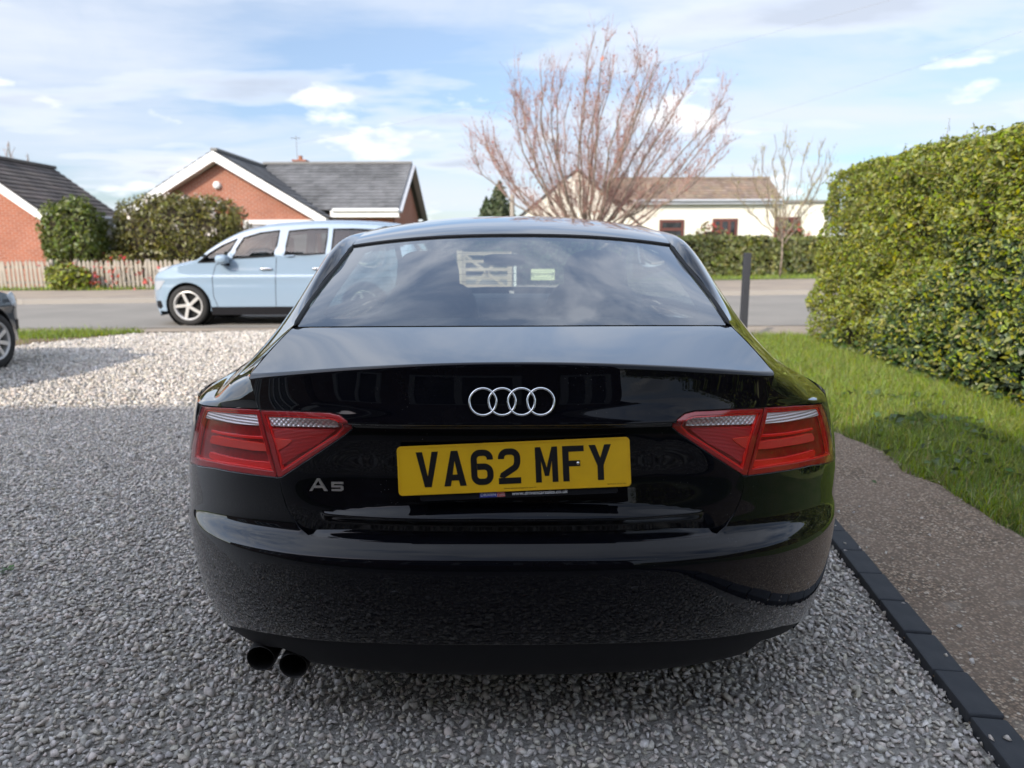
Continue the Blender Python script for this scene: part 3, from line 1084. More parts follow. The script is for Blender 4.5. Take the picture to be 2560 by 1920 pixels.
c = measure(163, 497, 22.0); lo, hi = measure(163, 580, 21.4), measure(163, 447, 22.0)
blob('laurel_bush', 'tall rounded green bush between the brick house corner and the fence gap', 'bush', (c.x, 22.0, (hi.z + .3) / 2), (.82, .75, (hi.z + .1) / 2), 13000, .10, M_BUSH, 1.0, 3.4)
c = measure(388, 495, 23.4); hi = measure(388, 420, 23.4)
blob('viburnum_bush', 'wide olive green bush with pale flower heads in front of the grey roofed bungalow', 'bush', (c.x, 23.4, hi.z / 2), (2.15, 1.1, hi.z / 2), 22000, .105, M_OLIVE, 6.0, 2.6, extra=(M_PALEFLOWER, 46, .07, .15))
c = measure(250, 535, 21.9)
blob('red_shrub', 'low shrub with red leaves behind the picket fence, between the two big bushes', 'shrub', (c.x, 21.9, .65), (.75, .45, .52), 1800, .11, M_OLIVE, 3.0, extra=(M_REDFLOWER, 12, .05, -.4))
c = measure(148, 600, 20.5)
blob('fence_shrub', 'small pale green shrub growing out through the gap in the picket fence', 'shrub', (c.x, 20.5, .45), (.62, .35, .40), 1700, .10, M_PRIVET, 8.0)
# red-berried climber sprigs on the fence
cl = empty('climber', (-11.2, 20.45, .11), 0, 'thin climber with red leaves trailing over the picket fence beside the gap', 'climber')
P = np.stack([RNG.normal(-11.3, .95, 70), np.full(70, 20.52) + RNG.uniform(-.06, .05, 70), RNG.uniform(.15, 1.0, 70)], 1)
P = np.repeat(P, 3, 0) + RNG.normal(0, .03, (210, 3))
in_place(foliage('foliage', P, np.tile([0, -1.0, .4], (210, 1)), .06, M_REDFLOWER, None, .4, .7, .7), cl)
s = MB()
for k in range(12):
    x0 = -11.3 + random.uniform(-1.3, 1.3)
    s.tube([(x0, 20.50, .12), (x0 + random.uniform(-.2, .2), 20.48, .6), (x0 + random.uniform(-.5, .5), 20.50, 1.0)], .006, 4, False)
in_place(s.build('stem', M_TWIG), cl)


def hedge_run(name, label, a, b, h, depth, n, size, mat, wav=.12, z0=.11, core=True):
    root = empty(name, (a[0], a[1], z0), 0, label, 'hedge')
    a, b = np.array(a, float), np.array(b, float)
    L = np.linalg.norm(b - a); t = (b - a) / L; m = np.array([t[1], -t[0]])
    if m[1] > 0:
        m = -m
    # front, top
    u = RNG.uniform(0, 1, n) * L
    fr = RNG.uniform(0, 1, n) < h / (h + depth)
    z = np.where(fr, RNG.uniform(0, 1, n) * h, h); dd = np.where(fr, 0, RNG.uniform(0, 1, n) * depth)
    P = np.zeros((n, 3)); P[:, :2] = a + t * u[:, None] - m * dd[:, None]; P[:, 2] = z0 + z
    lm = noise3(P, .9, 2) * wav + noise3(P, 2.6, 5) * wav * .6
    P[fr, :2] += m * (lm[fr] - RNG.exponential(.06, fr.sum()) + .04)[:, None]
    P[:, 2] += np.where(fr, 0, lm * .8 - RNG.exponential(.05, n) + .04)
    P[:, 2] += np.where(z > h * .9, lm * .4, 0)
    N = np.where(fr[:, None], np.array([m[0], m[1], .35]), np.array([0, -.2, 1.0]))
    g = noise3(P, 3.0, 8); ok = (g > -.34) | (RNG.uniform(0, 1, n) < .4)
    in_place(foliage('foliage', P[ok], N[ok], size, mat, None, .3, .8, .55), root)
    s = MB(); q0, q1 = a - m * .16, b - m * .16
    s.bar((q0[0] - m[0] * depth / 2, q0[1] - m[1] * depth / 2, z0 + h / 2 - .05), (q1[0] - m[0] * depth / 2, q1[1] - m[1] * depth / 2, z0 + h / 2 - .05), depth * .85, h - .15)
    in_place(s.build('dark_core', M_CORE), root)  # dark bar inside the leaves, added to block light
    return root


hedge_run('garden_hedge', 'clipped green hedge in front of the cream house, across the road', (3.4, 27.4), (19.5, 32.2), 1.52, 1.0, 17000, .17, M_HEDGE2)
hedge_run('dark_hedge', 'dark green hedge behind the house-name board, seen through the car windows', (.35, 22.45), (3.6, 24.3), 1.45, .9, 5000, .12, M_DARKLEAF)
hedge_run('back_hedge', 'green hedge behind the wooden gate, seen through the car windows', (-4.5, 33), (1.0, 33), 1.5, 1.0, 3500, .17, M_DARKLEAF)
for i, (X, Y, D, w_) in enumerate(((1535, 500, 31.0, 1.15), (1712, 492, 33.0, 1.0))):
    c = measure(X, Y, D)
    blob('flowering_shrub', ['red flowering shrub under the middle window of the cream house', 'red flowering shrub under the right window of the cream house'][i], 'shrub', (c.x, D, 1.0), (w_, .5, c.z - 1.0 + .22), 1600, .12, M_HEDGE2, 12 + i, extra=(M_REDFLOWER, 42, .07, .1), group='red shrubs by the cream house')


def conifer(X, Ytop, D, w_, label):
    hi = measure(X, Ytop, D)
    root = empty('conifer', (hi.x, D, 0), 0, label, 'tree')
    n = 3600
    t = RNG.uniform(0, 1, n) ** .7
    r = w_ * (1 - (1 - t) ** 1.0) ** .8
    a = RNG.uniform(0, 2 * math.pi, n)
    r = r * (1 - RNG.exponential(.12, n)) * (1 + .22 * np.sin(a * 5 + t * 9) + .2 * RNG.normal(size=n))
    P = np.stack([hi.x + r * np.cos(a), D + r * np.sin(a), hi.z - t * (hi.z - .4)], 1)
    N = np.stack([np.cos(a), np.sin(a), np.full(n, .4)], 1)
    in_place(foliage('crown', P, N, .30, M_CONIFER, None, .3, .7, .35), root)
    s = MB(); s.tube([(hi.x, D, 0), (hi.x, D, hi.z * .9)], [.18, .03], 8)
    in_place(s.build('trunk', M_TWIG), root)


conifer(1080, 392, 44, 1.45, 'dark green conifer beside the pale pole, left of the bare tree')
conifer(1052, 428, 46, 1.1, 'short dark conifer at the left foot of the taller conifer')

M_BARK = pbr('grey_brown_bark', (0.30, 0.235, 0.18), 0.85, var=(8, (0.12, 0.10, 0.075)), bump=(30, .5, .01))
M_TWIGRED = pbr('reddish_twig', (0.37, 0.24, 0.20), 0.7, island=(.5, .03))
M_BUD = pbr('red_brown_bud', (0.29, 0.125, 0.09), 0.6, island=(.6, .05))
M_PALEBUD = pbr('pale_green_bud', (0.34, 0.31, 0.13), 0.6, island=(.5, .05))


def vase_tree(label, base, top, half, D, seed, limbs, twigs, mat_twig, mat_bud, buds, name='bare_tree', fork=1.7, thick=.085, sub_n=7, lean=0.0, tw_r=.011):
    rr = random.Random(seed)
    bx, bz = base
    root = empty(name, (bx, D, 0), 0, label, 'tree')
    tr = MB(); br = MB(); BP = []
    tr.tube([(bx, D, 0), (bx + .03, D, fork * .5), (bx, D, fork)], [thick * 2.6, thick * 2.1, thick * 1.9], 10)
    for i in range(limbs):
        t = (i + .5) / limbs * 2 - 1 + rr.uniform(-.06, .06)
        side_y = rr.uniform(-1, 1) * (1 - abs(t) * .5)
        r_out = half * t
        hgt = (top - fork) * (1 - .52 * abs(t) ** 2.2) * rr.uniform(.80, 1.0)
        p0 = Vector((bx + t * .14, D + side_y * .1, fork - rr.uniform(0, .5)))
        p3 = Vector((bx + r_out + lean * hgt * .1, D + side_y * half * .75, fork + hgt))
        p1 = p0 + Vector((r_out * .30, side_y * half * .25, hgt * .22))
        p2 = p0 + Vector((r_out * .78, side_y * half * .6, hgt * .62))
        pts = []
        for k in range(11):
            s = k / 10
            q = (1 - s) ** 3 * p0 + 3 * (1 - s) ** 2 * s * p1 + 3 * (1 - s) * s * s * p2 + s ** 3 * p3
            q += Vector((rr.gauss(0, .05), rr.gauss(0, .05), rr.gauss(0, .03))) * (s > 0)
            pts.append(q)
        tr.tube(pts, [thick * (1 - .9 * k / 10) + .008 for k in range(11)], 6, False)
        for j in range(twigs):
            s = rr.uniform(.16, .98)
            k = min(9, int(s * 10)); q = pts[k].lerp(pts[k + 1], s * 10 - k)
            dirm = (pts[k + 1] - pts[k]).normalized()
            d = (dirm + Vector((rr.gauss(0, .48), rr.gauss(0, .48), abs(rr.gauss(.25, .25))))).normalized()
            L = rr.uniform(.55, 1.9) * (1 - .45 * s) * half / 4.2
            tp = [q]
            for m_ in range(4):
                d = (d + Vector((rr.gauss(0, .10), rr.gauss(0, .10), .10))).normalized()
                tp.append(tp[-1] + d * L / 4)
            br.tube(tp, [tw_r * 1.3, tw_r * 1.1, tw_r * .9, tw_r * .7, tw_r * .5], 4, False)
            for u in range(sub_n):
                e = rr.uniform(.2, 1.0); k2 = min(3, int(e * 4)); w0 = tp[k2].lerp(tp[k2 + 1], e * 4 - k2)
                d2 = (d + Vector((rr.gauss(0, .55), rr.gauss(0, .55), rr.gauss(.1, .3)))).normalized() * rr.uniform(.15, .55) * half / 4.2
                br.tube([w0, w0 + d2 * .5 + Vector((0, 0, .02)), w0 + d2 + Vector((0, 0, .05))], [tw_r * .7, tw_r * .55, tw_r * .4], 3, False)
                for b_ in range(buds):
                    BP.append(w0 + d2 * rr.uniform(.1, 1.0))
            for b_ in range(buds * 2):
                e = rr.uniform(0, 1); k2 = min(3, int(e * 4)); BP.append(tp[k2].lerp(tp[k2 + 1], e * 4 - k2))
    in_place(tr.build('trunk', M_BARK, smooth=True), root)
    c = br.build('crown', mat_twig); c['kind'] = 'stuff'
    in_place(c, root)
    BP = np.array(BP)
    if len(BP):
      in_place(foliage('buds', BP, RNG.normal(size=BP.shape), .045 if buds else .03, mat_bud, None, .4, 1.0, .55), root)
    return root


tb = measure(1274, 470, 24.0); tt = measure(1300, 108, 24.0)
vase_tree('large bare tree with many upright reddish twigs, in front of the cream gable', (tb.x, 0), tt.z, 4.35, 24.0, 11, 34, 25, M_TWIGRED, M_BUD, 2, fork=1.55, lean=1.3, thick=.036, tw_r=.0062)
t2 = measure(1692, 500, 27.0); t3 = measure(1700, 262, 27.0)
vase_tree('slender bare tree with pale buds in front of the right end of the cream house', (t2.x, 0), t3.z, 2.0, 27.0, 21, 13, 17, pbr('pale_twig', (.30, .25, .17), .7, island=(.4, .02)), M_PALEBUD, 1, fork=1.9, thick=.017, sub_n=6, tw_r=.0042)
t4 = measure(40, 350, 40); t5 = measure(45, 292, 40)
vase_tree('bare tree top showing behind the left house ridge', (t4.x, 0), t5.z, 1.8, 40.0, 31, 9, 8, M_TWIGRED, M_BUD, 0, fork=2.6, thick=.07, sub_n=5)
# far wood on the skyline
tl = np.stack([RNG.uniform(-260, 260, 16000), RNG.uniform(170, 200, 16000)], 1)
hh_ = 3.2 + 2.2 * np.array([noise.noise(Vector((a * .03, 0, 3))) for a, b in tl])
P = np.stack([tl[:, 0], tl[:, 1], hh_ * RNG.uniform(0, 1, len(tl)) ** .7], 1)
o = foliage('far_wood', P, np.tile([0, -1.0, .4], (len(P), 1)), 1.5, pbr('far_wood_leaf', (.10, .105, .075), .9, island=(.5, .04)), None, .4, 1.0, .7)
# ------------------------------------------------------------------ houses
M_BRICK = bricks('orange_brick', (0.38, 0.115, 0.06), (0.29, 0.087, 0.048), (0.42, 0.31, 0.24))
M_BRICK2 = bricks('red_brick', (0.40, 0.115, 0.056), (0.31, 0.088, 0.047), (0.42, 0.29, 0.22))
M_BRICK3 = bricks('brown_brick', (0.20, 0.115, 0.075), (0.16, 0.09, 0.06), (0.26, 0.23, 0.20))
M_WHITE = pbr('white_paint', (0.80, 0.79, 0.76), 0.5, var=(1.2, (0.70, 0.68, 0.63), .45, .75))
M_CREAM = pbr('cream_render', (0.80, 0.77, 0.65), 0.85, var=(.5, (0.74, 0.71, 0.60)), bump=(40, .2, .005))
M_BROWNWIN = pbr('brown_window_frame', (0.11, 0.035, 0.025), 0.5)
M_PANE = pbr('dark_pane', (0.012, 0.014, 0.017), 0.05, spec=.7)
M_ROOFGREY = pbr('grey_concrete_tile', (0.165, 0.167, 0.172), 0.85, var=(.8, (0.095, 0.097, 0.10)), island=(.30, .02, .2), bump=(30, .3, .01))
M_ROOFBROWN = pbr('weathered_brown_tile', (0.150, 0.125, 0.112), 0.9, var=(1.1, (0.085, 0.075, 0.07)), island=(.35, .03, .3), bump=(30, .4, .01))
M_ROOFTAN = pbr('tan_pantile', (0.25, 0.185, 0.135), 0.9, var=(.7, (0.20, 0.15, 0.115)), island=(.4, .03, .3), bump=(30, .4, .01))
M_LEAD = pbr('grey_ridge', (0.20, 0.195, 0.185), 0.8)
M_GREYPIPE = pbr('pale_grey_plastic', (0.42, 0.44, 0.47), 0.5)


def roof_plane(name, a, b, c, d, mat, parent, rows, cols, lift=.035, shift=True):
    """a-b the eave, d-c the ridge; every course a row of separate lapped tiles, joined in one part"""
    a, b, c, d = (Vector(p) for p in (a, b, c, d))
    nrm = (b - a).cross(d - a).normalized()
    if nrm.z < 0:
        nrm = -nrm
    V, F = [], []
    for i in range(rows):
        t0, t1 = i / rows, min(1.0, (i + 1.08) / rows)
        L0, R0 = a.lerp(d, t0), b.lerp(c, t0)
        L1, R1 = a.lerp(d, t1), b.lerp(c, t1)
        o = .5 / cols if (shift and i % 2) else 0
        for j in range(-1, cols + 1):
            u0, u1 = max(0, j / cols + o), min(1, (j + .965) / cols + o)
            if u1 - u0 < .1 / cols:
                continue
            jz = random.uniform(-.004, .004)
            k = len(V)
            V += [L0.lerp(R0, u0) + nrm * (lift + jz), L0.lerp(R0, u1) + nrm * (lift + jz), L1.lerp(R1, u1) + nrm * .004, L1.lerp(R1, u0) + nrm * .004,
                  L0.lerp(R0, u0) - nrm * .01, L0.lerp(R0, u1) - nrm * .01]
            F += [(k, k + 1, k + 2, k + 3), (k + 4, k + 5, k + 1, k)]
    k = len(V)
    V += [a - nrm * .01, b - nrm * .01, c - nrm * .01, d - nrm * .01]
    F.append((k, k + 1, k + 2, k + 3))
    o = mesh_obj(name, V, F, mat, None)
    o['kind'] = 'stuff'
    return in_place(o, parent)


def put(mb, name, mat, parent, **k):
    return in_place(mb.build(name, mat, **k), parent)


def window(parent, x0, x1, z0, z1, y, frame_m, pane_m, bars=1, t=.06, cross=None):
    f = MB()
    f.box(x0, x1, y - .05, y + .05, z0, z0 + t); f.box(x0, x1, y - .05, y + .05, z1 - t, z1)
    f.box(x0, x0 + t, y - .05, y + .05, z0 + t, z1 - t); f.box(x1 - t, x1, y - .05, y + .05, z0 + t, z1 - t)
    for k in range(1, bars):
        xm = x0 + (x1 - x0) * k / bars
        f.box(xm - t / 2, xm + t / 2, y - .045, y + .045, z0 + t, z1 - t)
    if cross:
        zc = z0 + (z1 - z0) * cross
        f.box(x0 + t, x1 - t, y - .043, y + .043, zc - t / 2, zc + t / 2)
    o = put(f, 'window', frame_m, parent)
    g = MB(); g.box(x0 + t * .5, x1 - t * .5, y - .008, y + .008, z0 + t * .5, z1 - t * .5)
    q = g.build('pane', pane_m)
    q.parent = o
    return o


# ---- bungalow with the white gable, across the road
D1 = 25.6
ap, le, re = measure(462, 322, D1 - .35), measure(262, 452, D1 - .35), measure(706, 468, D1 - .35)
H1 = empty('bungalow', (ap.x, D1, .1), 0, 'red brick bungalow with white bargeboards on its front gable and a grey tiled roof', 'house')
zl_, zr_ = le.z, re.z
gw = MB()
gw.prism([(le.x + .45, .1), (re.x - .35, .1), (re.x - .35, zr_ + .12), (ap.x, ap.z - .42), (le.x + .45, zl_ + .12)], D1, D1 + .25)
put(gw, 'wall', M_BRICK, H1)
mx_r = measure(862, 452, 26.3); rg_ = measure(894, 353, 30.3); rr_ = measure(932, 470, 37.5)
rid_z, eav_z = rg_.z, mx_r.z
xr1 = mx_r.x
yF, yR, yB = 26.3, 30.3, 34.3
gw = MB()
gw.box(re.x - .3, xr1 - .25, yF + .35, yF + .6, .1, eav_z - .1)
put(gw, 'wall', M_BRICK, H1)
v = [(xr1 - .25, yF + .36, .1), (xr1 - .25, yB - .36, .1), (xr1 - .25, yB - .36, eav_z - .05), (xr1 - .25, yR, rid_z - .22), (xr1 - .25, yF + .36, eav_z - .05)]
v2 = [(x - .25, y, z) for x, y, z in v]
gw = MB(); gw.add(v + v2, [(0, 1, 2, 3, 4), (9, 8, 7, 6, 5)] + [(i, (i + 1) % 5, 5 + (i + 1) % 5, 5 + i) for i in range(5)])
put(gw, 'wall', M_BRICK, H1)
# roofs
roof_plane('roof', (re.x, D1 - .35, zr_), (re.x, yR + .2, zr_), (ap.x, yR + .2, ap.z), (ap.x, D1 - .35, ap.z), M_ROOFGREY, H1, 13, 22)
roof_plane('roof', (le.x, D1 - .35, zl_), (le.x, yR + .2, zl_), (ap.x, yR + .2, ap.z), (ap.x, D1 - .35, ap.z), M_ROOFGREY, H1, 13, 22)
xm0 = ap.x
roof_plane('roof', (xm0 + .2, yF, eav_z), (xr1, yF, eav_z), (xr1, yR, rid_z), (xm0 + .2, yR, rid_z), M_ROOFGREY, H1, 15, 26)
roof_plane('roof', (xm0, yB, eav_z), (xr1, yB, eav_z), (xr1, yR, rid_z), (xm0, yR, rid_z), M_ROOFGREY, H1, 14, 24)
rt_ = MB()
rt_.bar((ap.x, D1 - .3, ap.z + .04), (ap.x, yR, ap.z + .04), .22, .09)
put(rt_, 'ridge', M_LEAD, H1)
rt_ = MB(); rt_.bar((xm0, yR, rid_z + .04), (xr1, yR, rid_z + .04), .22, .09)
put(rt_, 'ridge', M_LEAD, H1)
# bargeboards
for e, z in ((le, zl_), (re, zr_)):
    b = MB()
    s = -1 if e.x < ap.x else 1
    b.add([(ap.x, D1 - .40, ap.z - .02), (e.x + s * .0, D1 - .40, z - .03), (e.x + s * .0, D1 - .40, z - .33), (ap.x, D1 - .40, ap.z - .36),
           (ap.x, D1 - .02, ap.z - .02), (e.x, D1 - .02, z - .03), (e.x, D1 - .02, z - .33), (ap.x, D1 - .02, ap.z - .36)],
          [(0, 1, 2, 3), (7, 6, 5, 4), (0, 4, 5, 1), (1, 5, 6, 2), (2, 6, 7, 3)])
    put(b, 'bargeboard', M_WHITE, H1)
b = MB()
b.bar((xr1 + .02, yF - .02, eav_z - .08), (xr1 + .02, yR, rid_z - .08), .05, .24, (1, 0, 0)); b.bar((xr1 + .02, yB + .02, eav_z - .08), (xr1 + .02, yR, rid_z - .08), .05, .24, (1, 0, 0))
put(b, 'bargeboard', M_GREYPIPE, H1)
b = MB(); b.box(re.x - .1, xr1 + .02, yF - .06, yF + .02, eav_z - .26, eav_z - .03); b.box(re.x - .1, xr1, yF, yF + .4, eav_z - .27, eav_z - .24)
b.tube([(re.x, yF - .1, eav_z - .02), (xr1 + .02, yF - .1, eav_z - .02)], .065, 8)
put(b, 'gutter', M_WHITE, H1)
b = MB(); p = measure(470, 398, D1 - .05)
b.lathe([(0, -.12), (.10, -.11), (.135, -.05), (.14, .05)], (p.x, D1 - .02, p.z), (0, 1, 0), 20)
put(b, 'alarm_box', M_WHITE, H1, smooth=True)
# garage opening under the gable
ga, gb = measure(526, 474, D1 - .1), measure(682, 474, D1 - .1)
b = MB(); b.box(ga.x, gb.x, D1 - .10, D1 + .02, ga.z - .14, ga.z + .02); b.box(ga.x, ga.x + .13, D1 - .1, D1 + .02, .1, ga.z - .14); b.box(gb.x - .13, gb.x, D1 - .1, D1 + .02, .1, ga.z - .14)
gf = put(b, 'garage_door', M_WHITE, H1)
b = MB()
for k in range(8):
    z0 = .12 + (ga.z - .28) * k / 8
    b.box(ga.x + .14, gb.x - .14, D1 - .055, D1 - .005, z0, z0 + (ga.z - .28) / 8 - .015)
o = b.build('door_panel', M_GREYPIPE); o.parent = gf
# chimney
p = measure(652, 345, yR + .8)
b = MB(); b.box(p.x - .26, p.x + .26, yR + .5, yR + 1.0, rid_z - .9, p.z - .06); b.box(p.x - .29, p.x + .29, yR + .47, yR + 1.03, p.z - .06, p.z + .0)
ch = put(b, 'chimney', M_BRICK, H1)
b = MB(); b.lathe([(.09, 0), (.08, .16), (.10, .18), (.06, .18), (.06, 0)], (p.x, yR + .75, p.z), (0, 0, 1), 14)
o = b.build('chimney_pot', pbr('clay_pot', (.35, .16, .09), .8), smooth=True); o.parent = ch
b = MB(); b.tube([(p.x - .15, yR + .8, p.z), (p.x - .15, yR + .8, p.z + 1.0)], .010, 6); b.bar((p.x - .38, yR + .8, p.z + .9), (p.x + .02, yR + .8, p.z + .9), .012, .012)
for k in range(6):
    b.bar((p.x - .36 + k * .07, yR + .7, p.z + .9), (p.x - .36 + k * .07, yR + .9, p.z + .9), .012, .012)
put(b, 'aerial', M_LEAD, H1)

# ---- house at the left edge
xe, xg = -14.55, -17.2
yf, yb = 22.0, 26.6
e0, g0 = measure(95, 455, yf), measure(118, 361, yb)
xe, ze, xg, zg = e0.x, e0.z, g0.x, g0.z
xw = xg - (xe - xg)
H2 = empty('brick_house', (xg, yf, .1), 0, 'orange brick house with a weathered brown tiled roof, cut off by the left picture edge', 'house')
gw = MB(); gw.prism([(xw + .4, .1), (xe - .3, .1), (xe - .3, ze + .05), (xg, zg - .35), (xw + .4, ze + .05)], yf + .35, yf + .6)
put(gw, 'wall', M_BRICK2, H2)
gw = MB(); gw.box(xe - .55, xe - .3, yf + .6, yb - .2, .1, ze)
put(gw, 'wall', pbr('pale_render', (.55, .55, .58), .8), H2)
roof_plane('roof', (xe, yf, ze), (xe, yb, ze), (xg, yb, zg), (xg, yf, zg), M_ROOFBROWN, H2, 12, 17)
roof_plane('roof', (xw, yf, ze), (xw, yb, ze), (xg, yb, zg), (xg, yf, zg), M_ROOFBROWN, H2, 12, 17)
b = MB(); b.bar((xg, yf, zg + .04), (xg, yb, zg + .04), .22, .1)
put(b, 'ridge', M_ROOFBROWN, H2)
for xs_, s in ((xe, 1), (xw, -1)):
    b = MB()
    b.add([(xg, yf - .04, zg - .03), (xs_, yf - .04, ze - .03), (xs_, yf - .04, ze - .31), (xg, yf - .04, zg - .34), (xg, yf + .34, zg - .03), (xs_, yf + .34, ze - .03), (xs_, yf + .34, ze - .31), (xg, yf + .34, zg - .34)],
          [(0, 1, 2, 3), (7, 6, 5, 4), (0, 4, 5, 1), (1, 5, 6, 2), (2, 6, 7, 3)])
    put(b, 'bargeboard', M_WHITE, H2)
b = MB(); b.tube([(xe + .05, yf, ze - .03), (xe + .05, yb, ze - .03)], .06, 8); b.box(xe - .02, xe + .02, yf + .1, yb, ze - .22, ze - .04)
b.tube([(xe - .05, yf + .4, ze - .1), (xe - .22, yf + .4, ze - .32), (xe - .22, yf + .4, .15)], .05, 8)
put(b, 'gutter', M_GREYPIPE, H2)

# ---- cream house behind the tree
D3 = 37.0
ga, gl, gr = measure(1250, 362, D3 - 2), measure(1118, 470, D3 - 2), measure(1388, 487, D3 - 2)
r0, r1, e0, e1 = measure(1352, 388, D3 + 2.2), measure(1690, 388, D3 + 2.2), measure(1352, 434, D3), measure(1694, 434, D3)
H3 = empty('cream_house', (e0.x + 4, D3, .1), 0, 'cream rendered house with low tan roof and brown windows, behind the bare tree', 'house')
gw = MB(); gw.prism([(gl.x + .2, .1), (gr.x - .2, .1), (gr.x - .2, gr.z + .05), (ga.x, ga.z - .2), (gl.x + .2, gl.z + .05)], D3 - 1.8, D3 - 1.5)
put(gw, 'wall', M_CREAM, H3)
gw = MB(); gw.box(gr.x - .6, e1.x - .1, D3 + .3, D3 + .6, .1, e0.z - .05)
put(gw, 'wall', M_CREAM, H3)
fx = measure(1800, 440, D3)
gw = MB(); gw.box(e1.x - .1, fx.x, D3 + .35, D3 + 5, .1, e1.z - .12)
put(gw, 'wall', M_CREAM, H3)
gw = MB(); gw.box(e1.x - .1, fx.x + .1, D3 + .2, D3 + 5.1, e1.z - .12, e1.z + .0)
put(gw, 'flat_roof', M_LEAD, H3)
gw = MB(); gw.box(e1.x - .35, e1.x - .1, D3 + .6, D3 + 4.4, .1, e1.z); 
gw.add([(e1.x - .1, D3 + .3, e1.z - .1), (e1.x - .1, D3 + 4.4, e1.z - .1), (e1.x - .1, D3 + 2.2, r1.z - .08)], [(0, 1, 2)])
put(gw, 'wall', M_CREAM, H3)
roof_plane('roof', (e0.x - .5, D3, e0.z), (e1.x, D3, e0.z), (e1.x, D3 + 2.2, r0.z), (e0.x - .5, D3 + 2.2, r0.z), M_ROOFTAN, H3, 8, 42, shift=False)
roof_plane('roof', (e0.x - .5, D3 + 4.4, e0.z), (e1.x, D3 + 4.4, e0.z), (e1.x, D3 + 2.2, r0.z), (e0.x - .5, D3 + 2.2, r0.z), M_ROOFTAN, H3, 8, 42, shift=False)
for q, s in ((gl, -1), (gr, 1)):
    roof_plane('roof', (q.x, D3 - 1.85, q.z), (q.x, D3 + 2, q.z), (ga.x, D3 + 2, ga.z), (ga.x, D3 - 1.85, ga.z), M_ROOFTAN, H3, 9, 20, shift=False)
    b = MB(); b.bar((q.x, D3 - 1.88, q.z - .02), (ga.x, D3 - 1.88, ga.z - .02), .05, .11, (0, 1, 0))
    put(b, 'bargeboard', pbr('dark_board', (.09, .08, .075), .7), H3)
b = MB(); b.bar((e0.x - .5, D3 + 2.2, r0.z + .04), (e1.x, D3 + 2.2, r0.z + .04), .22, .1)
put(b, 'ridge', M_ROOFTAN, H3)
b = MB(); b.tube([(e0.x + .4, D3 - .07, e0.z - .02), (e1.x, D3 - .07, e0.z - .02)], .06, 8); b.box(e0.x + .4, e1.x, D3 + .0, D3 + .05, e0.z - .2, e0.z - .03); b.box(e0.x + .4, e1.x, D3 + .05, D3 + .3, e0.z - .2, e0.z - .17)
put(b, 'gutter', M_GREYPIPE, H3)
for X0, X1, Y0_, Y1_, cr_ in ((1426, 1477, 476, 522, .55), (1541, 1592, 474, 520, None), (1675, 1727, 471, 516, None)):
    a, b = measure(X0, Y0_, D3 + .3), measure(X1, Y1_, D3 + .3)
    window(H3, a.x, b.x, b.z, a.z, D3 + .27, M_BROWNWIN, M_PANE, 1 if cr_ else 3, .14, cr_)

# ---- picket fence along the far footway
M_PICKET = pbr('weathered_wood', (0.40, 0.35, 0.28), 0.85, var=(2.2, (0.29, 0.26, 0.22), .35, .65), bump=(50, .4, .004))
pk = MB(); pk.prism([(-.043, 0), (.043, 0), (.043, .80), (.0, .865), (-.043, .80)], -.009, .009)
pk0 = None


def picket_fence(label, x0, x1, yfun):
    global pk0
    root = empty('picket_fence', ((x0 + x1) / 2, yfun((x0 + x1) / 2), .11), 0, label, 'fence', 'picket fences along the far footway')
    lx, ly, lz = root.location
    for z in (.22, .66):
        r = MB(); r.bar((x0, yfun(x0) + .035, .11 + z), (x1, yfun(x1) + .035, .11 + z), .04, .07)
        put(r, 'rail', M_PICKET, root)
    x = x0
    k = 0
    while x < x1:
        if pk0 is None:
            pk0 = pk.build('picket', M_PICKET)
            o = pk0
        else:
            o = pk0.copy(); COL.objects.link(o)
        o.parent = root
        o.location = (x - lx, yfun(x) - ly + random.uniform(-.006, .006), random.uniform(-.03, .01))
        o.rotation_euler = (random.uniform(-.03, .03), random.gauss(0, .022), random.uniform(-.06, .06))
        x += .123 + random.uniform(-.008, .008)
        k += 1
    x = x0
    while x <= x1 + .01:
        p_ = MB(); p_.box(x - .045, x + .045, yfun(x) + .06, yfun(x) + .15, .08, .98)
        put(p_, 'post', M_PICKET, root)
        x += (x1 - x0) / max(1, round((x1 - x0) / 2.2))


fy = lambda x: 20.75 + (x + 14) * .07
picket_fence('weathered grey picket fence in front of the brick house at the left', -18.2, measure(112, 600, 20.8).x, fy)
picket_fence('weathered picket fence with red climber, behind the blue car', measure(168, 600, 20.9).x, -2.6, fy)

# ---- wooden field gate
M_GATE = pbr('pale_gate_wood', (0.47, 0.37, 0.27), 0.85, var=(5, (0.37, 0.29, 0.215), .4, .7), bump=(60, .4, .004))
gy = 21.7
q = lambda X, Y: measure(X, Y, gy)
gx0, gx1 = q(990, 600).x, q(1108, 600).x
gate = empty('field_gate', ((gx0 + gx1) / 2, gy, .11), 0, 'wooden five-bar gate with diagonal braces, seen through the black car windows', 'gate')
for Y in (547.5, 564, 582, 600, 618):
    b = MB(); z = q(1000, Y).z; b.box(gx0 + .03, gx1 - .02, gy - .02, gy + .02, z - .045, z + .045)
    put(b, 'bar', M_GATE, gate)
for X, w_ in ((1004, .085), (1102, .14)):
    b = MB(); x = q(X, 600).x; b.box(x - w_ / 2, x + w_ / 2, gy - .045, gy + .045, .11, q(X, 543).z if X < 1050 else q(X, 560).z)
    put(b, 'stile', M_GATE, gate)
for (Xa, Ya), (Xb, Yb) in (((1006, 551), (1096, 622)), ((1030, 612), (1070, 568))):
    b = MB(); A, B = q(Xa, Ya), q(Xb, Yb); b.bar((A.x, gy - .035, A.z), (B.x, gy - .035, B.z), .024, .085)
    put(b, 'brace', M_GATE, gate)
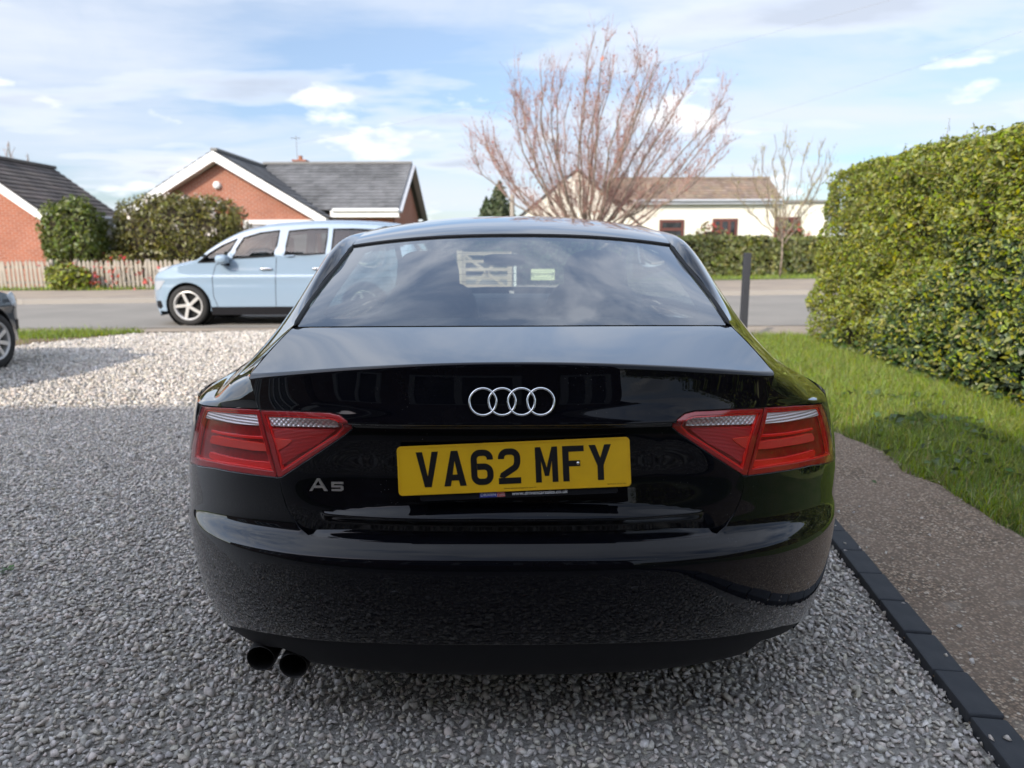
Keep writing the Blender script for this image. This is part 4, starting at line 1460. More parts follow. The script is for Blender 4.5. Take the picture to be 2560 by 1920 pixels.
for X, lab in ((995, 'thick pale wooden post at the left end of the field gate'), (975, None)):
    if lab:
        b = MB(); x = q(X, 600).x; b.box(x - .085, x + .085, gy - .085, gy + .085, .08, q(X, 541).z)
        o = b.build('gate_post', M_GATE, bevel=.01); tag(o, lab, 'post')
b = MB(); x = q(1113, 600).x
b.box(x - .045, x + .045, gy + .06, gy + .15, .08, q(1113, 548).z)
tag(b.build('marker_post', M_WHITE, bevel=.008), 'slim white post at the right end of the wooden field gate', 'post')
sn = empty('house_name_sign', (q(1174, 594).x, gy + .25, .11), 0, 'cream house-name board reading SUNNYHURST, in front of the dark hedge', 'sign')
A, B = q(1149, 582.5), q(1199.5, 605.5)
b = MB(); b.box(A.x, B.x, gy + .23, gy + .27, B.z, A.z)
M_SIGN = pbr('cream_sign', (.72, .74, .42), .5)
put(b, 'board', M_SIGN, sn)
b = MB()
for x in (A.x + .12, B.x - .12):
    b.box(x - .025, x + .025, gy + .275, gy + .325, .08, A.z - .02)
put(b, 'sign_leg', pbr('dark_leg', (.03, .035, .025), .7), sn)
b = MB(); t = .022; m_ = .05
b.box(A.x + m_, B.x - m_, gy + .222, gy + .2295, A.z - m_ - t, A.z - m_); b.box(A.x + m_, B.x - m_, gy + .222, gy + .2295, B.z + m_, B.z + m_ + t)
b.box(A.x + m_, A.x + m_ + t, gy + .222, gy + .2295, B.z + m_ + t, A.z - m_ - t); b.box(B.x - m_ - t, B.x - m_, gy + .222, gy + .2295, B.z + m_ + t, A.z - m_ - t)
put(b, 'border', pbr('grey_green_print', (.16, .18, .12), .6), sn)
v, f = text_mesh('SUNNYHURST', .125, .002)
in_place(mesh_obj('lettering', [((A.x + B.x) / 2 + p[0] * .88, gy + .226, (A.z + B.z) / 2 + p[1]) for p in v], f, M_INK), sn)

# ---- posts, pole and cables
p = on_ground(1604, 742)
M_POST = pbr('dark_grey_post', (0.035, 0.037, 0.045), 0.6)
b = MB(); zt = measure(1612, 548, p[1]).z
b.box(p[0] - .042, p[0] + .042, p[1] - .042, p[1] + .042, -.05, zt)
tag(b.build('gate_post', M_POST, bevel=.006), 'dark grey square post standing alone at the end of the verge', 'post')
p = measure(1108, 420, 42)
b = MB(); b.tube([(p.x, 42, 0), (p.x, 42, p.z)], [.16, .13], 12)
tag(b.build('utility_pole', pbr('pale_pole', (.33, .29, .24), .85), smooth=False, auto=40), 'pale weathered pole between the conifer and the bare tree', 'pole')


def cable(label, X0, Y0_, D0, X1_, Y1_, D1_, sag):
    a, b_ = measure(X0, Y0_, D0), measure(X1_, Y1_, D1_)
    pts = [a.lerp(b_, k / 30) - Vector((0, 0, sag * 4 * (k / 30) * (1 - k / 30))) for k in range(31)]
    m = MB(); m.tube(pts, .0055, 5)
    tag(m.build('overhead_cable', pbr('cable', (.30, .31, .33), .6)), label, 'cable', 'overhead cables')


cable('upper overhead cable crossing the sky above the bare tree', 640, 308, 40, 2100, -45, 24, .35)
cable('lower overhead cable passing right of the bare tree above the cream house', 1340, 330, 40, 2300, 40, 27, .3)

# ---- the house whose drive this is, standing behind the camera: it throws the shadow on the drive
HM = empty('own_house', (-3, -1.3, 0), 0, 'brown brick house standing behind the camera, with a tiled roof and white windows', 'house')
yw, xl, xr, ev, rz_, yr = -1.05, -15.0, -2.95, 2.75, 6.25, -3.95
m = MB(); m.box(xl, xr - .2, yw - .25, yw, 0, ev)
put(m, 'wall', M_BRICK3, HM)
m = MB(); v = [(xr - .2, yw - .25, 0), (xr - .2, 2 * yr - yw, 0), (xr - .2, 2 * yr - yw, ev), (xr - .2, yr, rz_ - .1), (xr - .2, yw - .25, ev)]
v2 = [(x - .25, y, z) for x, y, z in v]
m.add(v + v2, [(0, 1, 2, 3, 4), (9, 8, 7, 6, 5)] + [(i, (i + 1) % 5, 5 + (i + 1) % 5, 5 + i) for i in range(5)])
put(m, 'wall', M_BRICK3, HM)
roof_plane('roof', (xl, yw + .3, ev - .25), (xr, yw + .3, ev - .25), (xr, yr, rz_), (xl, yr, rz_), M_ROOFBROWN, HM, 14, 34)
roof_plane('roof', (xl, 2 * yr - yw - .3, ev - .25), (xr, 2 * yr - yw - .3, ev - .25), (xr, yr, rz_), (xl, yr, rz_), M_ROOFBROWN, HM, 14, 34)
m = MB(); m.box(xl, xr, yw + .28, yw + .32, ev - .42, ev - .2)
put(m, 'gutter', M_WHITE, HM)
for x0, x1 in ((-8.6, -6.8), (-5.4, -3.9)):
    window(HM, x0, x1, .95, 2.2, yw + .01, M_WHITE, M_PANE, 3, .07)
# front-facing wing
wl, wr, wa, we, wz = -2.95, 1.30, -.35, 2.30, 3.95
m = MB(); m.prism([(wl, 0), (wr - .2, 0), (wr - .2, we), (wa, wz - .1), (wl, we + .1)], yw - .30, yw - .05)
put(m, 'wall', M_BRICK3, HM)
roof_plane('roof', (wr, yw + .2, we - .12), (wr, -7, we - .12), (wa, -7, wz), (wa, yw + .2, wz), M_ROOFBROWN, HM, 10, 20)
roof_plane('roof', (wl - .1, yw + .2, we - .12), (wl - .1, -7, we - .12), (wa, -7, wz), (wa, yw + .2, wz), M_ROOFBROWN, HM, 10, 20)
m = MB(); m.box(wr - .45, wr - .2, -7, yw - .3, 0, we)
put(m, 'wall', M_BRICK3, HM)
for s, e in ((-1, wl - .1), (1, wr)):
    m = MB(); m.bar((e, yw + .2, we - .2), (wa, yw + .2, wz - .08), .04, .2, (0, 1, 0))
    put(m, 'bargeboard', M_WHITE, HM)
for x0, x1 in ((-2.35, -1.45), (-1.0, .1), (.40, .95)):
    window(HM, x0, x1, 1.05, 2.15, yw - .04, M_WHITE, M_PANE, 2, .07)
# neighbouring garden hedge behind, past the wing
hedge_run('boundary_hedge', 'tall green hedge continuing past the camera along the grass verge', (3.72, -9.0), (3.70, 1.2), 2.05, 1.2, 7000, .075, M_PRIVET, z0=0.0)
# ------------------------------------------------------------------ materials of the near car
def paint(name, col, flake=0.0, f0=0.05, dust=0.5, coat_pow=4.0):
    m = bpy.data.materials.new(name)
    m.use_nodes = True
    t = NT(m.node_tree)
    out = t.n('ShaderNodeOutputMaterial')
    g = t.n('ShaderNodeTexCoord')
    sp = t.n('ShaderNodeTexVoronoi', i_Vector=g.outputs['Object'], i_Scale=110.0)
    big = t.n('ShaderNodeTexNoise', i_Vector=g.outputs['Object'], i_Scale=7.0, i_Detail=4.0)
    thr = t.math('MULTIPLY', t.ramp(big.outputs[0], [(0.42, 0.0), (0.7, 1.0)]), 0.075)
    speck = t.math('LESS_THAN', sp.outputs['Distance'], thr)
    film = t.n('ShaderNodeTexNoise', i_Vector=g.outputs['Object'], i_Scale=18.0, i_Detail=8.0, i_Roughness=0.7)
    f = t.math('ADD', t.math('MULTIPLY', speck, 0.35 * dust), t.math('MULTIPLY', t.ramp(film.outputs[0], [(0.45, 0.0), (0.8, 1.0)]), 0.006 * dust))
    c = t.mix(f, col, (0.42, 0.40, 0.37))
    base = t.n('ShaderNodeBsdfPrincipled', i_Base_Color=c, i_Roughness=0.35, i_Metallic=flake)
    base.inputs['Specular IOR Level'].default_value = 0.0
    gl = t.n('ShaderNodeBsdfGlossy')
    gl.inputs[0].default_value = (1, 1, 1, 1)
    t.link(t.math('MULTIPLY_ADD', f, 0.5, 0.012), gl.inputs['Roughness'])
    ge = t.n('ShaderNodeNewGeometry')
    dt = t.n('ShaderNodeVectorMath', operation='DOT_PRODUCT', i_0=ge.outputs['Normal'], i_1=ge.outputs['Incoming'])
    k = t.math('SUBTRACT', 1.0, t.math('ABSOLUTE', dt.outputs['Value']))
    fr = t.math('MULTIPLY_ADD', t.math('POWER', k, coat_pow), 1 - f0, f0)
    mx = t.n('ShaderNodeMixShader', i_0=fr)
    t.link(base.outputs[0], mx.inputs[1]); t.link(gl.outputs[0], mx.inputs[2])
    t.link(mx.outputs[0], out.inputs[0])
    return m


M_BLACK = paint('black_car_paint', (0.0025, 0.0027, 0.0045), 0.0, 0.012, 1.0, 2.2)
M_TRIM = pbr('satin_black_plastic', (0.009, 0.009, 0.011), 0.5, spec=0.2, bump=(900, 0.12, 0.001))
M_RUBBER = pbr('black_rubber', (0.012, 0.012, 0.012), 0.6)
M_DARK = pbr('unlit_dark_inside', (0.006, 0.006, 0.006), 0.9)
M_CABIN = pbr('charcoal_cloth', (0.03, 0.032, 0.037), 0.8, bump=(300, 0.2, 0.002))
M_CHROME = pbr('chrome', (0.86, 0.87, 0.88), 0.06, metal=1.0)
M_BADGE = pbr('brushed_chrome', (0.86, 0.87, 0.88), 0.32, metal=1.0)
M_STEEL = pbr('sooty_steel', (0.035, 0.033, 0.032), 0.45, metal=0.8)
M_GLASS = glass('tinted_rear_glass', (0.80, 0.92, 0.87), 0.0, 1.7, 0.31, .04)
M_CLEAR = glass('clear_glass', (0.86, 0.92, 0.90), 0.0, 1.3)
M_LENS = glass('lamp_cover', (0.98, 0.95, 0.95), 0.0, 1.45, .004)
M_LAMP_DARK = pbr('deep_red_lamp', (0.36, 0.006, 0.008), 0.28, coat=0.6, var=(60, (0.24, 0.004, 0.006)))


def ribbed(name, col, col2, scale, axis, rough=0.25, metal=0.0, depth=0.004, cells=False):
    m = bpy.data.materials.new(name)
    m.use_nodes = True
    t = NT(m.node_tree)
    out = t.n('ShaderNodeOutputMaterial')
    g = t.n('ShaderNodeTexCoord')
    s = t.n('ShaderNodeSeparateXYZ', i_0=g.outputs['Object'])
    a = t.math('SINE', t.math('MULTIPLY', s.outputs[axis], scale))
    if cells:
        b = t.math('SINE', t.math('MULTIPLY', s.outputs[2], scale))
        a = t.math('MULTIPLY', a, b)
    h = t.math('MULTIPLY_ADD', a, 0.5, 0.5)
    p = t.n('ShaderNodeBsdfPrincipled', i_Base_Color=t.mix(h, col, col2), i_Roughness=rough, i_Metallic=metal)
    b = t.n('ShaderNodeBump', i_Strength=0.7, i_Distance=depth, i_Height=h)
    t.link(b.outputs[0], p.inputs['Normal'])
    t.link(p.outputs[0], out.inputs[0])
    return m


M_LAMP_RED = ribbed('bright_red_reflector', (0.80, 0.012, 0.008), (0.95, 0.09, 0.05), 1600.0, 0, 0.25, 0.0, 0.002, True)
M_LAMP_RIB = ribbed('ribbed_red_lamp', (0.44, 0.006, 0.008), (0.56, 0.010, 0.010), 1900.0, 2, 0.3, 0.0, 0.001)
M_LAMP_WHITE = ribbed('ribbed_clear_lamp', (0.80, 0.78, 0.79), (0.98, 0.96, 0.97), 900.0, 2, 0.22, 0.25, 0.003)
M_LAMP_CELL = ribbed('faceted_clear_lamp', (0.62, 0.60, 0.61), (0.98, 0.96, 0.97), 520.0, 0, 0.18, 0.3, 0.004, True)
M_LAMP_EDGE = pbr('red_lamp_rim', (0.42, 0.010, 0.014), 0.15, coat=1.0)
M_LAMP_GUIDE = pbr('bright_red_lamp', (0.90, 0.018, 0.016), 0.25, coat=.6)

# ------------------------------------------------------------------ shape of the near car
Y0 = 1.52
_pl = [(0, 0), (.2, .004), (.4, .024), (.55, .060), (.65, .098), (.75, .158), (.82, .226), (.87, .318), (.90, .43), (.917, .60),
       (.925, .85), (.927, 1.2), (.927, 1.8), (.926, 2.5), (.92, 3.2), (.905, 3.7), (.86, 4.1), (.77, 4.33), (.55, 4.47), (.28, 4.52), (0, 4.535)]
_px, _py = np.array([p[0] for p in _pl]), np.array([p[1] for p in _pl])
_ps = np.concatenate([[0], np.cumsum(np.hypot(np.diff(_px), np.diff(_py)))])
PX, PY = spline(_ps, _px), spline(_ps, _py)
_sx = np.linspace(0, _ps[11], 800)
_xx, _yy = PX(_sx), PY(_sx)
DYX = lambda x: np.interp(np.abs(x), np.maximum.accumulate(_xx), _yy)
_fine = np.linspace(0, .9, 400)
DYS = spline(np.linspace(0, .86, 60), DYX(np.linspace(0, .86, 60)))
WZ = spline([.19, .25, .32, .42, .52, .62, .70, .77, .82, .88, .94], [.905, .942, .972, .992, 1.0, 1.0, .991, .974, .956, .93, .90])
EPR = lambda s: 0.054 * (1 - sstep(.45, 1.25, np.abs(s)) * .93)
_pf = [(0, .92), (0, .86), (0, .80), (0, .74), (0, .68), (.005, .635), (.003, .603), (.012, .582), (.06, .567), (.24, .553), (.54, .541), (.82, .529), (.96, .520), (1.02, .508), (1.05, .485),
       (1.06, .44), (1.02, .38), (.90, .315), (.62, .255), (.22, .218), (-.25, .203)]
_ph, _pz = np.array([p[0] for p in _pf]), np.array([p[1] for p in _pf])
_pv = np.concatenate([[0], np.cumsum(np.hypot(np.diff(_ph) * .054, np.diff(_pz)))])
HF, ZF = spline(_pv, _ph), spline(_pv, _pz)
_vz = lambda z: float(np.interp(-z, -_pz, _pv))


def BB(s, v):
    """bumper and body sides, wrapped right round the car: s along, v down"""
    a = np.abs(s)
    z = ZF(v)
    x = np.sign(s) * PX(a) * WZ(z)
    y = Y0 + PY(a) - EPR(s) * HF(v) + .035 * sstep(.548, .580, z) * (1 - sstep(.455, .50, a))
    return np.stack([x, y, z], 1)


LB = spline([.50, .55, .62, .70, .80, .826, .86, .90, .93, .96], [.004, .003, -.001, -.006, -.022, -.0195, -.004, .0065, .0112, .0130])


def LID(x, z):
    """upright face of the boot lid"""
    ax = np.abs(x)
    fade = 1 - sstep(.35, .62, ax) * .85
    y = Y0 + DYS(np.minimum(ax / WZ(z), .86)) + LB(z) * fade
    rec = sstep(.826, .812, z) * (1 - .55 * sstep(.70, .60, z))
    y = y + .030 * rec * (1 - sstep(.33, .56, ax))
    b = np.clip(1 - (ax / .44) ** 2.6, 0, 1)
    zt = .607 + .034 * b
    led = np.clip((zt - z) / np.maximum(zt - .603, 1e-4), 0, 1)
    led = led * led * (2.2 - 1.2 * led) * sstep(.582, .604, z)
    y = y - .027 * led * b ** .5
    return np.stack([np.asarray(x, float), y, np.asarray(z, float)], 1)


PD = spline([1.48, 1.54, 1.60, 1.70, 1.80, 1.85, 2.0], [.9475, .9575, .967, .982, .997, 1.0045, 1.026])
CD = spline([1.48, 1.54, 1.65, 1.85, 2.0], [.050, .044, .030, .010, .008])
PG = spline([1.78, 1.85, 2.0, 2.2, 2.45, 2.55], [.974, 1.0055, 1.070, 1.151, 1.2465, 1.283])
CG = spline([1.78, 1.85, 2.1, 2.45, 2.6], [.009, .010, .028, .045, .050])
PR = spline([2.38, 2.45, 2.65, 2.9, 3.3, 3.7, 3.95, 4.05], [1.221, 1.2485, 1.297, 1.329, 1.3485, 1.346, 1.325, 1.312])
CR = spline([2.38, 2.45, 2.9, 3.95], [.043, .045, .056, .066])
BOW = .22


def _top(P, C):
    def f(x, y):
        x = np.asarray(x, float); y = np.asarray(y, float)
        yy = y - BOW * x * x
        return np.stack([x, y, P(yy) - C(yy) * np.abs(x / .62) ** 2.3], 1)
    return f


DECK, REAR, ROOF = _top(PD, CD), _top(PG, CG), _top(PR, CR)
PW = spline([3.8, 3.95, 4.3, 4.75, 4.9], [1.385, 1.322, 1.175, .965, .90])
CW = spline([3.8, 3.95, 4.75], [.05, .055, .02])


def WIND(x, y):
    x = np.asarray(x, float); y = np.asarray(y, float)
    yy = y + .20 * x * x - .15 * 0
    return np.stack([x, y, PW(yy) - CW(yy) * np.abs(x / .62) ** 2.3], 1)


PB = spline([4.7, 4.85, 5.2, 5.6, 5.9, 6.05], [.965, .955, .915, .845, .765, .69])


def BONNET(x, y):
    x = np.asarray(x, float); y = np.asarray(y, float)
    return np.stack([x, y, PB(y + .20 * x * x) - .05 * np.abs(x / .7) ** 2.5], 1)


X1 = spline([1.50, 1.63, 1.80, 1.93, 2.08, 2.2, 2.35, 2.5, 2.9, 3.4, 3.95], [.612, .612, .604, .597, .592, .584, .571, .560, .578, .592, .600])


def c1(y):
    x = float(X1(y))
    g = y - BOW * x * x
    f = DECK if g < 1.85 else (REAR if g < 2.45 else ROOF)
    return tuple(f(np.array([x]), np.array([y]))[0])


_sA = lambda yy: float(np.interp(yy, Y0 + _py, _ps))
_sX = lambda x: float(np.interp(x, _px[:12], _ps[:12]))
MIR = 2208.0


def zl(zx, zy):          # measured on the enlarged left lamp
    return (380.1 + .26042 * zx, 743.1 + .26042 * zy)


def bb_pt(X, Y, g=(.9, .2)):
    return locate(BB, MIR - X, Y, g)


out_lamp_px = [(668, 541), (430, 527), (235, 512), (200, 508), (165, 590), (128, 740), (104, 880), (97, 962), (300, 1014), (560, 1062), (812, 1094), (735, 805)]
out_lamp = [bb_pt(*zl(a, b), g=(.75, .25)) for a, b in out_lamp_px]

_ls = sorted([(p[0], p[1]) for p in out_lamp[:4]])
_vtop = lambda q: float(np.interp(q, [p[0] for p in _ls], [p[1] for p in _ls])) - .0042




def _st(s, *rest):
    a, b = BB(np.array([s, s]), np.array([_vtop(s) + .06, _vtop(s)]))
    return [tuple(a), tuple(b)] + list(rest)


def _cut_station():
    s0 = out_lamp[0][0] + .001
    a, b = BB(np.array([s0, s0]), np.array([_vtop(s0) + .06, _vtop(s0)]))
    rows = [tuple(a), tuple(b)]
    end = c1(1.633)
    for t in (.36, .68, .88):
        x, z = b[0] + (end[0] - b[0]) * t, b[2] + (end[2] - b[2]) * t
        y = float(LID(np.array([x]), np.array([z]))[0][1])
        rows.append((x, y * (1 - t ** 6) + end[1] * t ** 6, z))
    return rows + [end]


_Q = [
    _cut_station(),
    _st(_sX(.755), (.715, 1.690, .845), (.690, 1.702, .878), (.655, 1.718, .906), c1(1.735)),
    _st(_sX(.85), (.762, 1.835, .851), (.717, 1.840, .889), (.664, 1.845, .922), c1(1.84)),
    _st(_sA(2.06), (.798, 2.06, .858), (.744, 2.03, .903), (.660, 1.985, .964), c1(1.94)),
    _st(_sA(2.30), (.838, 2.30, .864), (.777, 2.25, .914), (.650, 2.14, 1.037), c1(2.08)),
    _st(_sA(2.52), (.870, 2.52, .868), (.800, 2.48, .925), (.640, 2.33, 1.124), c1(2.26)),
    _st(_sA(2.80), (.892, 2.80, .872), (.814, 2.78, .931), (.638, 2.62, 1.204), c1(2.52)),
    _st(_sA(3.25), (.900, 3.25, .872), (.812, 3.25, .932), (.668, 3.18, 1.215), c1(3.08)),
    _st(_sA(3.80), (.900, 3.80, .868), (.808, 3.80, .926), (.690, 3.78, 1.175), c1(3.75)),
    _st(_sA(4.45), (.896, 4.45, .862), (.808, 4.45, .915), (.725, 4.43, .990), (.655, 4.38, 1.060)),
    _st(_sA(4.90), (.885, 4.90, .850), (.815, 4.90, .895), (.755, 4.88, .925), (.690, 4.80, .950)),
    _st(_sA(5.50), (.840, 5.50, .790), (.790, 5.50, .825), (.740, 5.50, .845), (.690, 5.45, .862)),
]
_nst = len(_Q)
_QS = [[spline(np.arange(_nst), [_Q[i][r][k] for i in range(_nst)]) for k in range(3)] for r in range(6)]
_A6 = np.zeros((6, 6)); _B6 = np.zeros((6, 6))
_A6[0, 0] = _A6[5, 5] = 1
for _i in range(1, 5):
    _A6[_i, _i - 1:_i + 2] = (1, 4, 1)
    _B6[_i, _i - 1:_i + 2] = (3, -6, 3)
_C6 = np.linalg.solve(_A6, _B6)


def QP(wv, r):
    """rear quarters, pillars and side glass: w along (signed side), r from the waist up to the roof edge (1..5)"""
    sg = np.where(np.asarray(wv) < 0, -1.0, 1.0)
    a = np.abs(wv) - 1e-9 - 1.0
    rows = np.stack([np.stack([S(a) for S in row], 1) for row in _QS], 0)
    c = np.tensordot(_C6, rows, 1)
    i = np.clip(np.floor(r).astype(int), 0, 4)
    t = (r - i)[:, None]
    n = np.arange(len(i))
    y0, y1, c0, cc1 = rows[i, n], rows[i + 1, n], c[i, n], c[i + 1, n]
    p = y0 + (y1 - y0 - (2 * c0 + cc1) / 3) * t + c0 * t ** 2 + (cc1 - c0) / 3 * t ** 3
    p[:, 0] *= sg
    return p


# ------------------------------------------------------------------ the near car
CAR = empty('coupe_car', (0, 0, 0), 0,
            'glossy black two-door coupe parked on the gravel, seen from behind with yellow number plate', 'car')
CAR.location = (0, 2.4, 0)
CAR_ROOT = CAR


def at_car(o):
    """keep a piece modelled in world position in place under the car's own base"""
    o.parent = CAR
    o.matrix_parent_inverse = Matrix.Translation((0, -2.4, 0))
    return o


def sub(o, part):
    o.parent = part
    return o


def lid_pt(X, Y, g=(.45, .75)):
    return locate(LID, MIR - X, Y, g)


def mirror(poly):
    return [(-a, b) for a, b in poly]


# outlines measured on the left side of the photograph, carried on to the skin
in_lamp = [lid_pt(*zl(a, b)) for a, b in [(683, 546), (960, 556), (1250, 568), (1335, 588), (1395, 634), (1437, 692), (1380, 742), (1110, 925), (850, 1092), (824, 1094), (750, 805)]]
lip_z = lambda x: .957 - .043 * (np.abs(x) / .612) ** 2
LIPX = .610

# boot lid: upright face
cut_dn = [lid_pt(*p, g=(.55, .65)) for p in [(601, 1034), (606, 1062), (615, 1090), (627, 1114), (643, 1136), (662, 1152), (690, 1160)]]
bot = [(x, .5755 + .0 * x) for x in (.34, .25, .12)]
zb = cut_dn[-1][1]
right = [(LIPX - .001, float(lip_z(LIPX)) - .009), (in_lamp[0][0] + .003, in_lamp[0][1] + .006)]
lamp_path = [in_lamp[0], in_lamp[1], in_lamp[2], in_lamp[3], in_lamp[4], in_lamp[5], in_lamp[6], in_lamp[7], in_lamp[8]]
lamp_in_big = inset(in_lamp, -.004)
half = [right[0], (lamp_in_big[0][0], lamp_in_big[0][1])] + lamp_in_big[1:10] + cut_dn + [(.30, zb), (.15, zb)]
top_half = [(x, float(lip_z(x)) - .009) for x in np.linspace(0, LIPX - .02, 20)]
lid_outline = half + [(-a, b) for a, b in half[::-1]] + [(-a, b) for a, b in top_half[::-1]] + top_half[1:]
lid = Skin()
lid.piece(LID, lid_outline, su=.0075, sv=.0048, roll=.0022, depth=.012)
# boot lid: deck
glass_base = lambda x: 1.843 + BOW * x * x
ylip = lambda x: LID(np.array([x]), np.array([float(lip_z(x)) - .009]))[0][1]
xs = np.linspace(-LIPX, LIPX, 61)
rear_edge = [(float(x), ylip(x) + .0125) for x in xs]
side_y = np.linspace(rear_edge[-1][1] + .02, 1.842 + BOW * .592 ** 2 - .006, 14)
side = [(float(X1(y)) - .0035, float(y)) for y in side_y]
front_edge = [(float(x), float(glass_base(x))) for x in np.linspace(.583, -.583, 40)]
lid.piece(DECK, rear_edge + side + front_edge + [(-a, b) for a, b in side[::-1]], su=.02, sv=.02, roll=.0, depth=.01)
# rounded lip between the two
px_ = np.array(xs)
pa, na = lid._eval(LID, np.stack([px_, np.array([float(lip_z(x)) - .009 for x in px_])], 1), .001, .001)
pb, nb_ = lid._eval(DECK, np.array(rear_edge), .002, .002)
rows = []
for k in range(9):
    t = k / 8
    ta = np.cross(na, np.array([1.0, 0, 0])); ta *= np.sign(ta[:, 2])[:, None]
    tb = np.cross(nb_, np.array([1.0, 0, 0])); tb *= np.sign(-tb[:, 1])[:, None]
    L = np.linalg.norm(pb - pa, axis=1)[:, None] * .55
    q1, q2 = pa + ta * L, pb + tb * L
    p = (1 - t) ** 3 * pa + 3 * (1 - t) ** 2 * t * q1 + 3 * (1 - t) * t * t * q2 + t ** 3 * pb
    nn = na * (1 - t) + nb_ * t
    rows.append((p, nn))
lid.strip(rows)
LIDO = at_car(lid.build('boot_lid', M_BLACK))

# bumper
v_top = lambda X, Y, g: bb_pt(X, Y, g)
bcut = [bb_pt(*p, g=(.62, .30)) for p in [(599.0, 1033), (603.5, 1062), (612, 1091), (624, 1116), (640, 1139), (660, 1155)]]
out_big = inset(out_lamp, -.0032)
lamp_bottom = [bb_pt(*zl(a, b + 12), g=(.8, .27)) for a, b in [(97, 964), (300, 1014), (560, 1062), (800, 1092)]]
vz60 = lamp_bottom[0][1]
arch_c, arch_r = (2.42, .33), .375
_sarch = lambda y: _sA(y)
arch_back = [(_sA(arch_c[0] - arch_r * math.cos(t)), _vz(arch_c[1] + arch_r * math.sin(t))) for t in np.linspace(.62, -.15, 10)]
half = [(.02, _vz(.583))] + [(.25, _vz(.583)), (.44, _vz(.583)), (bcut[-1][0] - .012, bcut[-1][1] - .003)] + bcut[::-1] + lamp_bottom[::-1] + [(1.05, vz60)] + [(arch_back[0][0] - .004, vz60)] + arch_back
val_top_px = [(470, 1338), (520, 1354), (590, 1368), (665, 1379), (800, 1387), (950, 1391), (1104, 1392)]
val_top = [bb_pt(*p, g=(.7, .55)) for p in val_top_px]
val_end = bb_pt(486, 1380, g=(.75, .62))
lowv = _pv[-1]
half += [(arch_back[-1][0], val_top[0][1] + .09), (val_top[0][0] + .22, val_top[0][1] + .085), (val_end[0] + .006, val_end[1] + .012), (val_top[0][0] + .004, val_top[0][1] + .004)]
half += [(a, b) for a, b in val_top[:-1]]
bump = Skin()
half_r = [p for p in half if p[0] > .01]
bump.piece(BB, half_r + mirror(half_r[::-1]), su=.012, sv=.0075, roll=.002, depth=.012)
BUMP = at_car(bump.build('bumper', M_BLACK))

# dark valance below it, cut away round the tail pipes on the left
vb = lambda X, Y: bb_pt(X, Y, g=(.55, .68))
lo_right = [(val_end[0], val_end[1])] + [vb(*p) for p in [(560, 1412), (660, 1444), (800, 1462), (950, 1471), (1100, 1473)]]
lo_left = [(val_end[0], val_end[1])] + [vb(*p) for p in [(510, 1389), (545, 1391), (600, 1400), (650, 1420), (684, 1446), (800, 1463), (950, 1471), (1100, 1473)]]
vt = [(a, b + .002) for a, b in val_top]
val = Skin()
val_outline = vt + mirror(vt[::-1]) + mirror(lo_left)[0:] + lo_right[::-1]
val.piece(BB, val_outline, su=.012, sv=.008, off=-.004, roll=.004, depth=.03)
VAL = at_car(val.build('valance', M_TRIM))

# quarters with pillars; side glass openings
win = [(6.9, 3.18), (7.4, 3.12), (9.6, 3.12), (10.3, 3.25), (10.35, 3.7), (9.6, 4.62), (8.6, 4.72), (7.7, 4.55), (7.2, 4.1)]
quarter = [(1.004, 1.0)] + [(x, 1.0) for x in np.arange(1.25, 12.01, .25)] + [(12.0, 5.0)] + [(x, 4.985) for x in np.arange(11.75, 1.1, -.25)] + [(1.006, 4.95)]
body = Skin()
for sgn in (1, -1):
    f = lambda a, b: QP(a, b)
    q = [(sgn * a, b) for a, b in quarter]
    h = [(sgn * a, b) for a, b in win]
    body.piece(f, q, [h], su=.05, sv=.06, roll=0)
# flanks between the wheel arches and round to the front
vt8 = _vz(.80)
vlow = _vz(.235)
fa = [(_sA(5.17 - .37 * math.cos(t)), _vz(.33 + .37 * math.sin(t))) for t in np.linspace(math.pi + .2, -.2, 20)]
ra = [(_sA(arch_c[0] - arch_r * math.cos(t)), _vz(arch_c[1] + arch_r * math.sin(t))) for t in np.linspace(.66, math.pi + .2, 20)]
# lamp edge: from the lamp's top corner down its outer side
edge = [out_big[2], out_big[3], out_big[4], out_big[5], out_big[6], out_big[7]]
flank = [(edge[0][0], _vtop(edge[0][0])), edge[1], edge[2], edge[3], edge[4], (edge[5][0] + .003, vz60 - .006), (ra[0][0] - .004, vz60 - .006)] + ra + [(ra[-1][0], vlow), (fa[0][0], vlow)] + fa + [(fa[-1][0], vlow), (_ps[-1] - .02, vlow), (_ps[-1] - .02, _vtop(9))]
for sgn in (1, -1):
    body.piece(BB, [(sgn * a, b) for a, b in flank], su=.03, sv=.015, roll=0)
BODY = at_car(body.build('body', M_BLACK))

# roof skin
y_r0 = lambda x: 2.462 + BOW * x * x
roof_edge = [(float(x), float(y_r0(x))) for x in np.linspace(-.552, .552, 40)]
side = [(float(X1(y)) - .004, float(y)) for y in np.linspace(2.545, 3.90, 16)]
wtop = [(float(x), 3.95 - .2 * x * x) for x in np.linspace(.59, -.59, 24)]
rf = Skin()
rf.piece(ROOF, roof_edge + side + wtop + [(-a, b) for a, b in side[::-1]], su=.03, sv=.03, roll=.003, depth=.02)
at_car(rf.build('roof', M_BLACK))
bn = Skin()
bn.piece(BONNET, [(-.69, 4.72), (0, 4.80), (.69, 4.72), (.70, 5.2), (.68, 5.55), (.55, 5.85), (0, 5.98), (-.55, 5.85), (-.68, 5.55), (-.70, 5.2)], su=.06, sv=.06)
at_car(bn.build('bonnet', M_BLACK))

